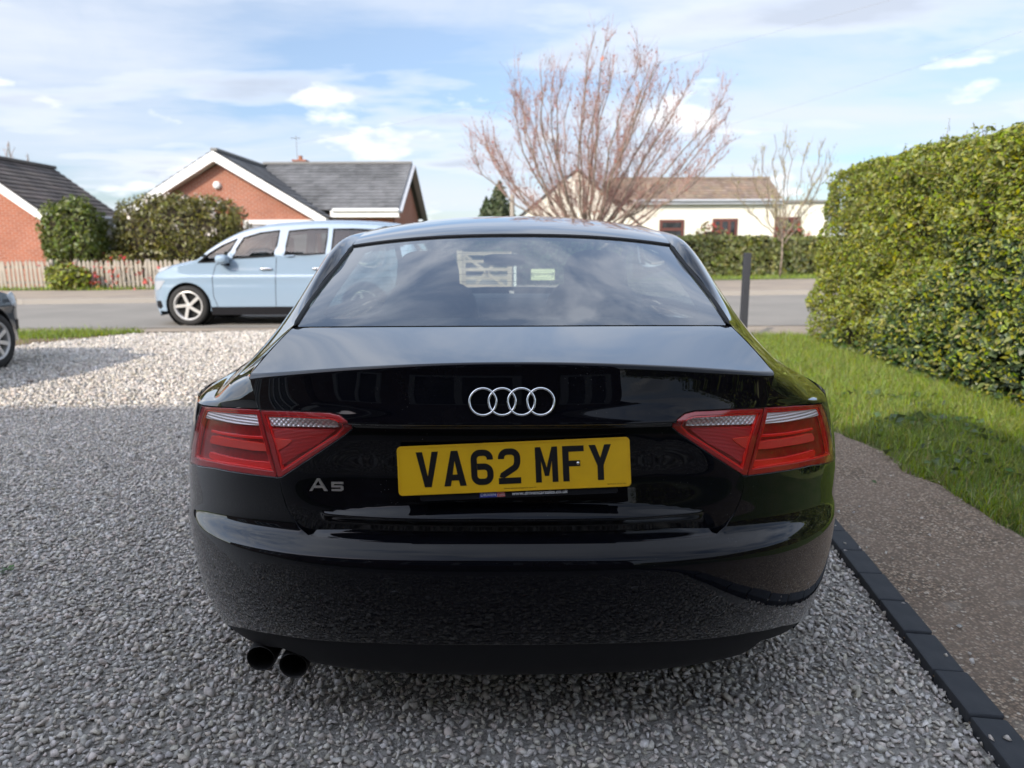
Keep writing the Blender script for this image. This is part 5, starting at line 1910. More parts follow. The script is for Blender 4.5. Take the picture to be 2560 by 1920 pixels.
# glass
rg = Skin()
g_low = [(float(x), 1.851 + BOW * x * x) for x in np.linspace(-.580, .580, 40)]
g_top = [(float(x), 2.448 + BOW * x * x) for x in np.linspace(.549, -.549, 40)]
gs = [(float(X1(y)) - .010, float(y)) for y in np.linspace(1.940, 2.506, 20)]
rg.piece(REAR, g_low + gs + g_top + [(-a, b) for a, b in gs[::-1]], su=.02, sv=.02, roll=0)
RG = at_car(rg.build('rear_window', M_GLASS))
wn = Skin()
wn.piece(WIND, [(-.55, 3.905), (0, 3.965), (.55, 3.905), (.66, 4.38), (.68, 4.62), (0, 4.76), (-.68, 4.62), (-.66, 4.38)], su=.05, sv=.05, roll=0)
at_car(wn.build('windscreen', M_CLEAR))
for sgn in (1, -1):
    sw = Skin()
    sw.piece(QP, [(sgn * a, b) for a, b in win], su=.08, sv=.08, off=-.004, roll=0)
    at_car(sw.build('side_window', M_GLASS))

# black printed border inside the rear glass and the rubber round it
bd = Skin()
inner = [(float(x), 1.897 + BOW * x * x) for x in np.linspace(-.50, .50, 30)]
inner_s = [(float(X1(y)) - .070, float(y)) for y in np.linspace(1.985, 2.43, 12)]
inner_t = [(float(x), 2.418 + BOW * x * x) for x in np.linspace(.455, -.455, 30)]
hole = inner + inner_s + inner_t + [(-a, b) for a, b in inner_s[::-1]]
bd.piece(REAR, inset(g_low + gs + g_top + [(-a, b) for a, b in gs[::-1]], .002), [hole], su=.02, sv=.02, off=-.004, roll=0)
sub(bd.build('window_border', M_DARK), RG)
# ------------------------------------------------------------------ near car: seals, lamps, plate, badges
sl = MB()
top_path = [REAR(np.array([x]), np.array([2.455 + BOW * x * x]))[0] + np.array([0, 0, .001]) for x in np.linspace(-.550, .550, 40)]
sl.tube(top_path, .0062, 6)
at_car(sl.build('window_seal', M_RUBBER, smooth=True))
for sgn in (1, -1):
    sl = MB()
    pth = [REAR(np.array([sgn * (float(X1(y)) - .006)]), np.array([y]))[0] + np.array([0, 0, .003]) for y in np.linspace(1.926, 2.52, 30)]
    sl.tube(pth, [.002] + [.006] * 28 + [.003], 8)
    at_car(sl.build('window_seal', M_RUBBER, smooth=True))

for k in range(8):
    hl_ = MB()
    yv = 2.0 + k * .052
    xm_ = float(X1(yv)) - .075
    hl_.tube([REAR(np.array([x]), np.array([yv + BOW * x * x]))[0] - np.array([0, -.001, .0035]) for x in np.linspace(-xm_ + .02, xm_ - .02, 20)], .00045, 4, False)
    sub(hl_.build('heater_line', M_STEEL), RG)

zi = lambda pts: [lid_pt(*zl(a, b)) for a, b in pts]
zo = lambda pts: [bb_pt(*zl(a, b), g=(.75, .25)) for a, b in pts]
white_in = zi([(722, 592), (960, 596), (1235, 606), (1290, 632), (1318, 688), (1000, 680), (732, 672)])
dark_in = zi([(1020, 604), (1112, 608), (1114, 652), (1020, 648)])
rib_in = zi([(740, 700), (1000, 708), (1290, 716), (1150, 830), (960, 930), (880, 985), (850, 1000), (800, 850)])
ref_in = zi([(755, 778), (850, 790), (930, 802), (880, 845), (820, 878), (790, 860)])
bar_in = zi([(800, 902), (828, 912), (846, 975), (838, 1002), (822, 990)])
edge_in_hole = zi([(706, 576), (960, 584), (1250, 594), (1310, 612), (1350, 650), (1378, 696), (1320, 760), (1090, 908), (862, 1052), (846, 1050), (790, 830)])
white_out = zo([(648, 588), (440, 572), (232, 548), (208, 572), (200, 596), (300, 622), (450, 650), (655, 668)])
ref_out = zo([(700, 828), (600, 812), (480, 798), (300, 760), (262, 758), (246, 790), (252, 812), (330, 832), (480, 856), (600, 876), (716, 884)])
bar_out = zo([(745, 984), (600, 972), (480, 955), (350, 925), (240, 892), (228, 912), (240, 940), (350, 972), (480, 1000), (600, 1016), (752, 1030)])
bar2_out = zo([(690, 770), (560, 762), (420, 744), (250, 708), (246, 720), (420, 758), (560, 776), (692, 784)])
edge_out_hole = zo([(650, 562), (440, 548), (236, 528), (222, 530), (190, 610), (156, 750), (134, 880), (128, 930), (300, 978), (560, 1024), (786, 1056), (715, 810)])


def lamp(sgn):
    mm = lambda p: p if sgn > 0 else mirror(p)
    out = []
    for nm, f, shape, hole_e, items in (
            ('tail_light', LID, in_lamp, edge_in_hole, [(white_in, M_LAMP_CELL, 'reversing_lamp', -.009), (rib_in, M_LAMP_RIB, 'lamp_ribs', -.008), (ref_in, M_LAMP_RED, 'reflector', -.006), (bar_in, M_LAMP_GUIDE, 'light_bar', -.006)]),
            ('tail_light', BB, out_lamp, edge_out_hole, [(white_out, M_LAMP_WHITE, 'indicator_strip', -.008), (ref_out, M_LAMP_RED, 'reflector', -.006), (bar_out, M_LAMP_GUIDE, 'light_bar', -.008), (bar2_out, M_LAMP_GUIDE, 'light_bar', -.009)])):
        s = Skin()
        s.piece(f, mm(shape), su=.012, sv=.01, off=-.014, roll=.001, depth=.03)
        base = at_car(s.build(nm, M_LAMP_DARK))
        s = Skin()
        s.piece(f, mm(inset(shape, .0002)), [mm(hole_e)], su=.012, sv=.01, off=-.002, roll=.0015, depth=.012)
        sub(s.build('lamp_rim', M_LAMP_EDGE), base)
        s = Skin()
        s.piece(f, mm(inset(hole_e, .0010)), [mm(inset(hole_e, .0042))], su=.012, sv=.01, off=-.005, roll=.001, depth=.008)
        sub(s.build('light_guide', M_LAMP_GUIDE), base)
        for shp, mt, n2, off in items:
            s = Skin()
            s.piece(f, mm(shp), su=.008, sv=.008, off=off, roll=.0015, depth=.008)
            sub(s.build(n2, mt), base)
        s = Skin()
        s.piece(f, mm(inset(shape, .0008)), su=.012, sv=.01, off=.0015, roll=.0015, depth=.004)
        sub(s.build('lamp_cover', M_LENS), base)
        out.append(base)
    return out


for sgn in (1, -1):
    for o in lamp(sgn):
        o['label'] = 'red tail lamp with a clear strip along its top'


# ---- lettering as flat outlines
def glyph_mesh(parts, thick=0.0):
    """parts: list of (outline, holes); returns verts, faces in 2D pushed to thickness"""
    V, F = [], []
    for outl, holes in parts:
        loops = [outl] + list(holes)
        pts, ed = [], []
        for l in loops:
            b = len(pts)
            pts += [Vector(p) for p in l]
            ed += [(b + i, b + (i + 1) % len(l)) for i in range(len(l))]
        r = geometry.delaunay_2d_cdt(pts, ed, [], 0, 1e-7)
        vv = np.array([(p[0], p[1]) for p in r[0]])
        tri = np.array([t for t in r[2]])
        c = vv[tri].mean(1)
        ok = in_poly(c[:, 0], c[:, 1], outl)
        for h in holes:
            ok &= ~in_poly(c[:, 0], c[:, 1], h)
        b = len(V)
        V += [(a, bb, thick) for a, bb in vv]
        F += [tuple(int(i) + b for i in t) for t in tri[ok]]
        if thick > 0:
            for l in loops:
                b = len(V)
                n = len(l)
                V += [(x, y, thick) for x, y in l] + [(x, y, 0) for x, y in l]
                F += [(b + i, b + (i + 1) % n, b + n + (i + 1) % n, b + n + i) for i in range(n)]
    return V, F


def stroke(path, wd):
    P = np.array(path, float)
    t = np.gradient(P, axis=0)
    t /= np.linalg.norm(t, axis=1)[:, None]
    nrm = np.stack([-t[:, 1], t[:, 0]], 1)
    return [tuple(p) for p in P + nrm * wd / 2] + [tuple(p) for p in (P - nrm * wd / 2)[::-1]]


def arc(cx, cy, rx, ry, a0, a1, n=10):
    return [(cx + rx * math.cos(R(a)), cy + ry * math.sin(R(a))) for a in np.linspace(a0, a1, n)]


GL = {
    'V': ([([(0, 79), (14.5, 79), (25, 24), (35.5, 79), (50, 79), (32.5, 0), (17.5, 0)], [])], 50),
    'A': ([([(0, 0), (14.5, 0), (17, 12.5), (33, 12.5), (35.5, 0), (50, 0), (32.5, 79), (17.5, 79)], [[(19.6, 26), (25, 56), (30.4, 26)]])], 50),
    'M': ([([(0, 0), (13, 0), (13, 47), (20.5, 14), (29.5, 14), (37, 47), (37, 0), (50, 0), (50, 79), (37.5, 79), (25, 33), (12.5, 79), (0, 79)], [])], 50),
    'F': ([([(0, 0), (14, 0), (14, 33), (39, 33), (39, 46), (14, 46), (14, 66), (48, 66), (48, 79), (0, 79)], [])], 48),
    'Y': ([([(18, 0), (32, 0), (32, 33), (50, 79), (35, 79), (25, 50), (15, 79), (0, 79), (18, 33)], [])], 50),
    '6': ([(stroke([(43, 56)] + arc(29, 58, 14, 14, 0, 90) + arc(21, 58, 14, 14, 90, 180) + [(7, 40)] + arc(21, 21, 14, 14, 180, 270) + arc(29, 21, 14, 14, 270, 360) + arc(29, 27, 14, 14, 0, 90) + [(14.2, 41)], 14), [])], 50),
    '2': ([(stroke([(7, 56)] + arc(21, 58, 14, 14, 180, 90) + arc(29, 58, 14, 14, 90, 0) + arc(25, 52, 18, 22, -8, -46, 5) + [(9.5, 19), (8.6, 14.2)], 14), []), ([(0, 0), (50, 0), (50, 13.6), (0, 13.6)], [])], 50),
}


def frame_at(p, right, up):
    right, up = Vector(right).normalized(), Vector(up)
    nrm = right.cross(up).normalized()
    up = nrm.cross(right)
    m = Matrix((right, up, nrm)).transposed().to_4x4()
    return Matrix.Translation(p) @ m


M_YELLOW = pbr('yellow_plate', (0.74, 0.43, 0.010), 0.32, coat=0.4, var=(9, (0.60, 0.33, 0.012), 0.45, 0.85), bump=(25, 0.04, 0.002))
M_WHITE_INK = pbr('white_print', (0.72, 0.72, 0.72), 0.5)
M_BLUE = pbr('blue_print', (0.02, 0.035, 0.28), 0.5)
M_REDINK = pbr('red_print', (0.45, 0.03, 0.025), 0.5)

DP = 1.512
TLp, TRp, BRp, BLp = measure(857, 963, DP + .012), measure(1358, 945, DP + .012), measure(1363, 1050, DP - .006), measure(861, 1071, DP - .006)
pc = (TLp + TRp + BRp + BLp) / 4
pm = frame_at(pc, (TRp + BRp) - (TLp + BLp), (TLp + TRp) - (BLp + BRp))
pw = ((TRp - TLp).length + (BRp - BLp).length) / 2
ph = ((TLp - BLp).length + (TRp - BRp).length) / 2
hw, hh, cr = pw / 2, ph / 2, .009


def round_rect(hw, hh, r, n=5):
    o = []
    for cx, cy, a in ((hw - r, hh - r, 0), (-hw + r, hh - r, 90), (-hw + r, -hh + r, 180), (hw - r, -hh + r, 270)):
        o += arc(cx, cy, r, r, a, a + 90, n)
    return o


V, F = glyph_mesh([(round_rect(hw, hh, cr), [])], .004)
PLATE = at_car(mesh_obj('number_plate', [pm @ Vector(p) for p in V], F, M_YELLOW))
V, F = [], []
kx = hw / .26
mmx = .001 * kx
gap = {'V': 0, 'A': 11, '6': 11, '2': 11, 'M': 33, 'Y': 11, 'F': 11}
tot = sum(GL[c][1] for c in 'VA62MFY') + sum(gap[c] for c in 'VA62MFY')
for_letters = []
x = -tot / 2
for ch in 'VA62MFY':
    x += gap[ch]
    parts, wd = GL[ch]
    v, f = glyph_mesh([([((a + x) * mmx, (b - 39.5) * mmx) for a, b in o], [[((a + x) * mmx, (b - 39.5) * mmx) for a, b in h] for h in hs]) for o, hs in parts], 0)
    sub(mesh_obj('character', [pm @ Vector((p[0], p[1] + .0015, .0046)) for p in v], f, M_INK), PLATE)
    x += wd


def print_on(txt, size, cx, cy, mat, parent, name, mtx=None, lift=.0046, bold=0.0, shear=0.0):
    v, f = text_mesh(txt, size, bold)
    return sub(mesh_obj(name, [(mtx or pm) @ Vector((p[0] + cx + p[1] * shear, p[1] + cy, lift)) for p in v], f, mat), parent)


print_on('DRIVEN GROUP HUMBERSIDE DN16 3ST', .0040, .012, -.0482, M_INK, PLATE, 'maker_print')
print_on('BESTPLATE  BS AU 145d', .0040, .226, -.0478, M_INK, PLATE, 'maker_print')
scr = MB(); scr.lathe([(0, .0075), (.002, .0075), (.0036, .0062), (.0038, .004)], pm @ Vector((.142, .002, 0)), pm.to_3x3() @ Vector((0, 0, 1)), 16)
sub(scr.build('plate_screw', M_CHROME, smooth=True), PLATE)
# thin raised yellow rim
rim_o, rim_i = round_rect(hw - .001, hh - .001, cr), round_rect(hw - .004, hh - .004, cr - .003)
V, F = glyph_mesh([(rim_o, [rim_i])], .0009)
sub(mesh_obj('plate_rim', [pm @ Vector((p[0], p[1], p[2] + .0041)) for p in V], F, M_YELLOW), PLATE)
# black carrier with dealer strip under the plate
bp = frame_at(pc, (TRp + BRp) - (TLp + BLp), (TLp + TRp) - (BLp + BRp))
car_w = .222 * kx
V, F = glyph_mesh([(round_rect(car_w, hh + .004, .006), [])], .006)
HOLD = at_car(mesh_obj('plate_carrier', [bp @ Vector((p[0] - .0 + .008, p[1] - .0105, p[2] - .0075)) for p in V], F, M_TRIM))
yy = -hh - .0062
v, f = glyph_mesh([([(-.077, yy - .0056), (-.0385, yy - .0056), (-.0385, yy + .0056), (-.077, yy + .0056)], [])])
sub(mesh_obj('dealer_print', [bp @ Vector((p[0] - .002, p[1], -.0009)) for p in v], f, M_BLUE), HOLD)
v, f = glyph_mesh([([(-.0385, yy - .0056), (-.0205, yy - .0056), (-.0205, yy + .0056), (-.0385, yy + .0056)], [])])
sub(mesh_obj('dealer_print', [bp @ Vector((p[0] - .002, p[1], -.0009)) for p in v], f, M_REDINK), HOLD)
print_on('DRIVEN', .0100, -.0597, yy, M_WHITE_INK, HOLD, 'dealer_print', bp, -.0004)
for k, s in enumerate(('BY PRICE', 'BY CHOICE', 'BY QUALITY')):
    print_on(s, .0034, -.0316, yy + .0032 - k * .0034, M_WHITE_INK, HOLD, 'dealer_print', bp, -.0004)
print_on('www.drivencarsales.co.uk', .0118, .055, yy + .0005, M_WHITE_INK, HOLD, 'dealer_print', bp, -.0004, .00012, .2)


# four chrome rings
def lid_frame(X, Y, g, f=LID):
    u = locate(f, X, Y, g)
    p, n = lid._eval(f, np.array([u]), .002, .002)
    p, n = Vector(p[0]), Vector(n[0])
    r = Vector((1, 0, 0)) - n * n.x
    return p, r.normalized(), n


p, rt, nn = lid_frame(1105.5, 868, (0, .87))
upv = nn.cross(rt)
bm_ = MB()
for k in range(4):
    ctr = p + rt * ((k - 1.5) * .0422 + .0) + nn * .001
    bm_ = MB()
    prof = [(.0322, .0), (.0320, .0030), (.0308, .0050 - .0003 * (k % 2)), (.0282, .0050 - .0003 * (k % 2)), (.0268, .0030), (.0266, 0)]
    bm_.lathe(prof, ctr, nn, 56)
    o = bm_.build('badge_ring', M_CHROME, None, smooth=True)
    sub(o, LIDO)
# A5 letters in chrome
p, rt, nn = lid_frame(MIR - 701, 1046, (.45, .64))
p.x, nn.x = -p.x, -nn.x
rt = Vector((1, 0, 0)) - nn * nn.x; rt.normalize()
bmx = frame_at(p, rt, nn.cross(rt))
A_ = ([((0, 0)), (7, 0), (11, 7.5), (31, 7.5), (35.5, 0), (43.5, 0), (25.5, 30), (19, 30)], [[(14.6, 13), (22, 25.6), (27.8, 13)]])
five = [([(53, 0), (76, 0), (81, 3), (81, 10.5), (77, 13.5), (58.5, 13.5), (58.5, 17.0), (81, 17.0), (81, 22), (52.5, 22), (52.5, 9), (74.5, 9), (74.5, 5), (53, 5)], [])]
sc_ = .00098
tr = lambda o: [((a - 41) * sc_, (b - 14) * sc_) for a, b in o]
v, f = glyph_mesh([(tr(A_[0]), [tr(h) for h in A_[1]])], .003)
sub(mesh_obj('badge_letter', [bmx @ Vector(q) for q in v], f, M_BADGE), LIDO)
v, f = glyph_mesh([(tr(o), []) for o, h in five], .003)
sub(mesh_obj('badge_letter', [bmx @ Vector(q) for q in v], f, M_BADGE), LIDO)
# parking sensors and towing-eye cover
for X, Y, r in ((847, 1285, .0105), (1369, 1278, .0105), (1757, 1222, .0105), (449, 1236, .0105), (1548, 1310, .025)):
    u = locate(BB, X, Y, (.3 if 600 < X < 1600 else (.95 if X > 1100 else -.95), .5)) if X > 1104 else tuple(np.array(locate(BB, MIR - X, Y, (.3 if X > 600 else .95, .5))) * np.array([-1, 1]))
    q, n = lid._eval(BB, np.array([u]), .002, .002)
    q, n = Vector(q[0]), Vector(n[0])
    s = MB()
    if r < .02:
        s.lathe([(0, .0012), (r * .84, .0012), (r * .88, .0002), (r * .94, .0002), (r, .0010), (r * 1.06, -.0008)], q, n, 24)
        sub(s.build('parking_sensor', M_BLACK, smooth=False, auto=30), BUMP)
    else:
        s.lathe([(r * .95, -.001), (r * .955, .0006), (r, .0006), (r * 1.005, -.001)], q, n, 32)
        sub(s.build('towing_cover', M_BLACK, smooth=True), BUMP)

# tail pipes
for X, Y, D in ((561, 1421, 1.60), (631, 1437, 1.585)):
    q = measure(X, Y, D)
    s = MB()
    r = .0355
    s.lathe([(r - .0035, .35), (r - .0035, .02), (r - .003, .002), (r - .001, -.001), (r, .002), (r, .40)], q, (0.03, 1, .10), 32)
    at_car(s.build('tail_pipe', M_STEEL, smooth=True))

# inner shell: what shows in the gaps, the floor and the boot
sh = MB()
sh.box(-.72, .72, 1.98, 5.75, .24, .30)
sh.box(-.56, .56, 1.72, 2.30, .30, .90)
sh.box(-.66, .66, 1.60, 1.78, .33, .50)
sh.box(-.70, .70, 1.72, 1.98, .28, .55)
sh.box(-.50, .50, 1.625, 1.72, .60, .86)
sh.box(-.70, .70, 1.80, 2.06, .55, .80)
sh.box(-.88, -.70, 2.0, 5.6, .42, .44); sh.box(.70, .88, 2.0, 5.6, .42, .44)
sh.box(-.70, .70, 4.7, 5.7, .30, .78)
at_car(sh.build('underbody', M_DARK))
# cabin
cb = MB()
cb.box(-.56, .56, 1.99, 2.45, .90, .93)
at_car(cb.build('parcel_shelf', M_CABIN))
cb = MB(); cb.box(-.70, .70, 2.0, 4.75, .30, .36); cb.box(-.80, -.74, 2.65, 4.6, .36, .86); cb.box(.74, .80, 2.65, 4.6, .36, .86)
at_car(cb.build('cabin_trim', M_CABIN))
hl = Skin()
hl.piece(ROOF, [(-.47, 2.62), (.47, 2.62), (.50, 3.84), (-.50, 3.84)], su=.1, sv=.1, off=-.03, roll=0)
at_car(hl.build('roof_lining', M_CABIN))


def pillow(name, c, half, tilt=0.0, parent=None, mat=None, k=4.0):
    """soft block: superellipsoid"""
    mat = mat or M_CABIN
    V, F = [], []
    nu, nv = 24, 14
    m = Matrix.Translation(c) @ Matrix.Rotation(tilt, 4, 'X')
    sp = lambda x, e: math.copysign(abs(x) ** e, x)
    for i in range(nv + 1):
        a = -math.pi / 2 + math.pi * i / nv
        for j in range(nu):
            b = 2 * math.pi * j / nu
            e = 2 / k
            V.append(m @ Vector((half[0] * sp(math.cos(a), e) * sp(math.cos(b), e), half[1] * sp(math.cos(a), e) * sp(math.sin(b), e), half[2] * sp(math.sin(a), e))))
    for i in range(nv):
        for j in range(nu):
            F.append((i * nu + j, i * nu + (j + 1) % nu, (i + 1) * nu + (j + 1) % nu, (i + 1) * nu + j))
    return mesh_obj(name, V, F, mat, parent, True)


for sx in (-1, 1):
    st = at_car(pillow('seat', (sx * .385, 3.36, .72), (.235, .085, .34), R(-14)))
    sub(pillow('headrest', (sx * .40, 3.44, 1.045), (.150, .06, .155), R(-8), k=3.2), st)
    sub(pillow('cushion', (sx * .385, 3.72, .50), (.24, .27, .09)), st)
at_car(pillow('rear_seat', (0, 2.62, .68), (.60, .08, .26), R(-16), k=6))
at_car(pillow('dashboard', (0, 4.52, .80), (.72, .24, .125), 0, k=4))
at_car(pillow('mirror', (-.04, 4.06, 1.145), (.118, .02, .034), R(8), mat=M_DARK, k=3.5))
s = MB()
s.tube([(.38 + .185 * math.cos(a), 4.10 + .06 * math.sin(a), .80 + .175 * math.sin(a)) for a in np.linspace(0, 2 * math.pi, 33)], .014, 8, False)
at_car(s.build('steering_wheel', M_TRIM, smooth=True))

# wheels
M_TYRE = pbr('tyre', (0.022, 0.021, 0.020), 0.8, bump=(120, 0.3, 0.003))
M_ALLOY = pbr('alloy', (0.55, 0.55, 0.56), 0.3, metal=0.85)


def wheel(c, side, r, rim, wd, spokes, parent, local, alloy=None, dark=None):
    """a tyre with its spoked rim; side = which way its outer face looks"""
    ax = Vector(side)
    s = MB()
    h = wd / 2
    s.lathe([(rim, -h), (rim + .01, -h - .004), (r * .9, -h - .008), (r * .975, -h * .85), (r, -h * .5), (r, h * .5), (r * .975, h * .85), (r * .9, h + .008), (rim + .01, h + .004), (rim, h)], c, ax, 48)
    ty = s.build('tyre', M_TYRE, None, smooth=True)
    s = MB()
    s.lathe([(rim * .99, h - .002), (rim * .95, h + .001), (rim * .88, h - .012), (rim * .86, h - .06), (rim * .84, -h)], c, ax, 48)
    s.lathe([(.0, h - .012), (rim * .10, h - .012), (rim * .16, h - .018), (rim * .18, h - .05)], c, ax, 24)
    u = ax.orthogonal().normalized(); v = ax.cross(u)
    for k in range(spokes):
        a = 2 * math.pi * k / spokes + .3
        d = u * math.cos(a) + v * math.sin(a)
        e = u * math.cos(a + .22) + v * math.sin(a + .22)
        s.bar(Vector(c) + ax * (h - .022) + d * rim * .12, Vector(c) + ax * (h - .020) + e * rim * .90, rim * .20, .02, ax)
    ri = s.build('rim', alloy or M_ALLOY, None, auto=40)
    s = MB()
    s.lathe([(0, h - .075), (rim * .86, h - .07), (rim * .86, h - .08)], c, ax, 24)
    br = s.build('brake_disc', dark or M_DARK, None)
    root = empty('wheel', (0, 0, 0))
    local(root)
    for o in (ty, ri, br):
        o.parent = root
    return root


for y in (2.42, 5.17):
    for sx in (-1, 1):
        wheel((sx * .80, y, .325), (sx, 0, 0), .325, .235, .23, 7, CAR, at_car)
# ------------------------------------------------------------------ other cars
M_BLUE_P = paint('pale_blue_paint', (0.26, 0.345, 0.43), 0.0, .08, .3, 3.0)
M_GREY_P = paint('mid_grey_paint', (0.085, 0.095, 0.105), 0.25, .05, .3)
M_DARKGLASS = glass('car_side_glass', (0.30, 0.33, 0.32), 0.0, 1.5, .01)
M_LAMPCLEAR = pbr('headlamp', (0.42, 0.44, 0.47), 0.1, coat=1.0)
M_MPVALLOY = pbr('light_alloy', (0.62, 0.60, 0.57), .35, metal=.35)


def side_car(name, label, pos, rz, L, W, T, win, lower, arches, paint_m, roof_i, screen_i, back_i, belt, tumble, wheels, tyre_r, rim_r, spokes, doors=(), trim_z=.26, group=None, lamp=None):
    """T: outline in (length, height) from the front foot over the top to the rear foot; win: side window outlines"""
    root = empty(name, pos, rz, label, 'car', group)
    T = [tuple(p) for p in T]
    Tc = curve2(T, 6)
    cz = (L / 2, .0, .6)
    plan = spline([-.05, .0, .12, .35, .8, L / 2, L - .6, L - .15, L], [W * .62, W * .70, W * .84, W * .94, W * .99, W, W * .97, W * .86, W * .74])

    def hw(l, z):
        h = plan(np.clip(l, -.02, L + .02))
        k = np.where(z > belt, 1 - tumble * (z - belt) - .06 * np.maximum(z - belt, 0) ** 2, 1 - .10 * np.maximum(.55 - z, 0) ** 1.3 - .018 * np.maximum(z - .62, 0) / .3)
        crease = .012 * np.exp(-((z - belt * .68) / .05) ** 2)
        return h * k + crease

    def side_f(sg):
        def f(u, v):
            u = np.asarray(u, float); v = np.asarray(v, float)
            return np.stack([u, sg * hw(u, v), v], 1)
        return f
    # the outline, pulled in a little for the rounded shoulder
    TcA = np.array(Tc)
    tg = np.gradient(TcA, axis=0); tg /= np.linalg.norm(tg, axis=1)[:, None]
    nin = np.stack([tg[:, 1], -tg[:, 0]], 1)
    if (nin[len(nin) // 2][1] > 0):
        nin = -nin
    drop = .075
    edge = TcA + nin * drop
    arch_pts = []
    for (cx, cz_, r) in arches[::-1]:
        arch_pts += [(cx + r * math.cos(t), max(lower, cz_ + r * math.sin(t))) for t in np.linspace(-.25, math.pi + .25, 22)]
    outline = [tuple(p) for p in edge] + [(edge[-1][0], lower)] + arch_pts + [(edge[0][0], lower)]
    wins = [curve2(w_ + [w_[0]], 4)[:-1] if False else w_ for w_ in win]
    for sg in (1, -1):
        s = Skin(cz)
        s.piece(side_f(sg), outline, wins, su=.07, sv=.05, roll=.004, depth=.02)
        b = s.build('body', paint_m, root)
        if doors and True:
            for poly in doors:
                dm = MB()
                for (a0, b0), (a1, b1) in zip(poly[:-1], poly[1:]):
                    n_ = 8
                    pts = []
                    for k in range(n_ + 1):
                        l, z = a0 + (a1 - a0) * k / n_, b0 + (b1 - b0) * k / n_
                        pts.append((l, sg * (float(hw(np.array(l), np.array(z))) + .0005), z))
                    dm.tube(pts, .0045, 4, False)
                o = dm.build('door_gap', M_DARK); o.parent = b
        for w_ in wins:
            s = Skin(cz); s.piece(side_f(sg), w_, su=.12, sv=.12, off=-.006, roll=0)
            s.build('side_window', M_DARKGLASS, root)
            c_ = np.array(w_).mean(0)
            fr = MB()
            fr.tube([(l, sg * float(hw(np.array(l), np.array(z))), z) for l, z in w_ + [w_[0], w_[1]]], .013, 5, False)
            o = fr.build('window_seal', M_RUBBER, root)
        s = MB()
        n_ = 24
        # sill trim
        (x0, _, r0), (x1, _, r1) = arches[0], arches[1]
        s.add([p for k in range(n_ + 1) for l in [x0 + r0 + (x1 - r1 - x0 - r0) * k / n_] for p in ((l, sg * (float(hw(np.array(l), np.array(lower + .06))) + .004), lower + .07), (l, sg * (float(hw(np.array(l), np.array(lower))) - .0), lower - .06))],
              [(2 * k, 2 * k + 1, 2 * k + 3, 2 * k + 2) for k in range(n_)])
        s.build('sill', M_TRIM, root)
    # skin over the top: bonnet, screen, roof, tail
    tt = np.arange(len(Tc), dtype=float)
    fx, fz = spline(tt, TcA[:, 0]), spline(tt, TcA[:, 1])
    nx, nz = spline(tt, nin[:, 0]), spline(tt, nin[:, 1])

    def top_f(t, q):
        t = np.asarray(t, float); q = np.asarray(q, float)
        d = drop * np.abs(q) ** 5
        l, z = fx(t) + nx(t) * d, fz(t) + nz(t) * d
        le, ze = fx(t) + nx(t) * drop, fz(t) + nz(t) * drop
        h = hw(le, ze)
        bow = .10 * (1 - q * q) * np.clip((.7 - z) / .5, 0, 1)
        return np.stack([l + np.where(l < L / 2, -bow * .6, bow * .6), h * q, z], 1)
    n = len(Tc) - 1
    for nm, t0, t1, m_ in (('bonnet', 0, screen_i[0] * 6, paint_m), ('windscreen', screen_i[0] * 6, screen_i[1] * 6, None), ('roof', screen_i[1] * 6, back_i[0] * 6, paint_m), ('rear_window', back_i[0] * 6, back_i[1] * 6, None), ('tailgate', back_i[1] * 6, n, paint_m)):
        s = Skin(cz)
        if m_ is None:
            s.piece(top_f, [(t0, -1), (t1, -1), (t1, 1), (t0, 1)], [[(t0 + .5, -.90), (t1 - .5, -.90), (t1 - .5, .90), (t0 + .5, .90)]], su=.8, sv=.08, roll=0)
            fr = s.build('screen_frame', paint_m, root)
            s = Skin(cz); s.piece(top_f, [(t0 + .45, -.905), (t1 - .45, -.905), (t1 - .45, .905), (t0 + .45, .905)], su=1.0, sv=.1, off=-.004, roll=0)
            s.build(nm, M_DARKGLASS, root)
        else:
            s.piece(top_f, [(t0, -1), (t1, -1), (t1, 1), (t0, 1)], su=.8, sv=.05, roll=0)
            s.build(nm, m_, root)
    # floor, inside, seats
    s = MB(); s.box(.25, L - .25, -W * .80, W * .80, lower - .02, lower + .05); s.box(.3, screen_i[2], -W * .72, W * .72, lower + .05, belt * .74)
    s.build('underbody', M_DARK, root)
    s = MB(); s.box(screen_i[2] - .1, L - .4, -W * .80, W * .80, lower + .05, belt * .62)
    s.build('cabin_trim', M_CABIN, root)
    for l in (screen_i[2] + .95, screen_i[2] + 1.85):
        if l > L - .7:
            continue
        for y in (-.37, .37):
            st = pillow('seat', (l, y, belt * .80), (.09, .23, .34), 0, root)
            pillow('headrest', (l + .05, y, belt * .80 + .43), (.05, .13, .10), 0, st)
    for (cx, cz_, r) in arches:
        for sg in (1, -1):
            wheel((cx, sg * (W - .12), tyre_r), (0, sg, 0), tyre_r, rim_r, .21, spokes, root, lambda o: setattr(o, 'parent', root), M_MPVALLOY)
            s = MB(); s.lathe([(r - .01, -.20), (r - .01, .03)], (cx, sg * (W - .08), cz_), (0, sg, 0), 32)
            s.lathe([(0, -.2), (r, -.2)], (cx, sg * (W - .08), cz_), (0, sg, 0), 32)
            s.build('wheel_arch', M_DARK, root)
    return root, side_f, hw, top_f


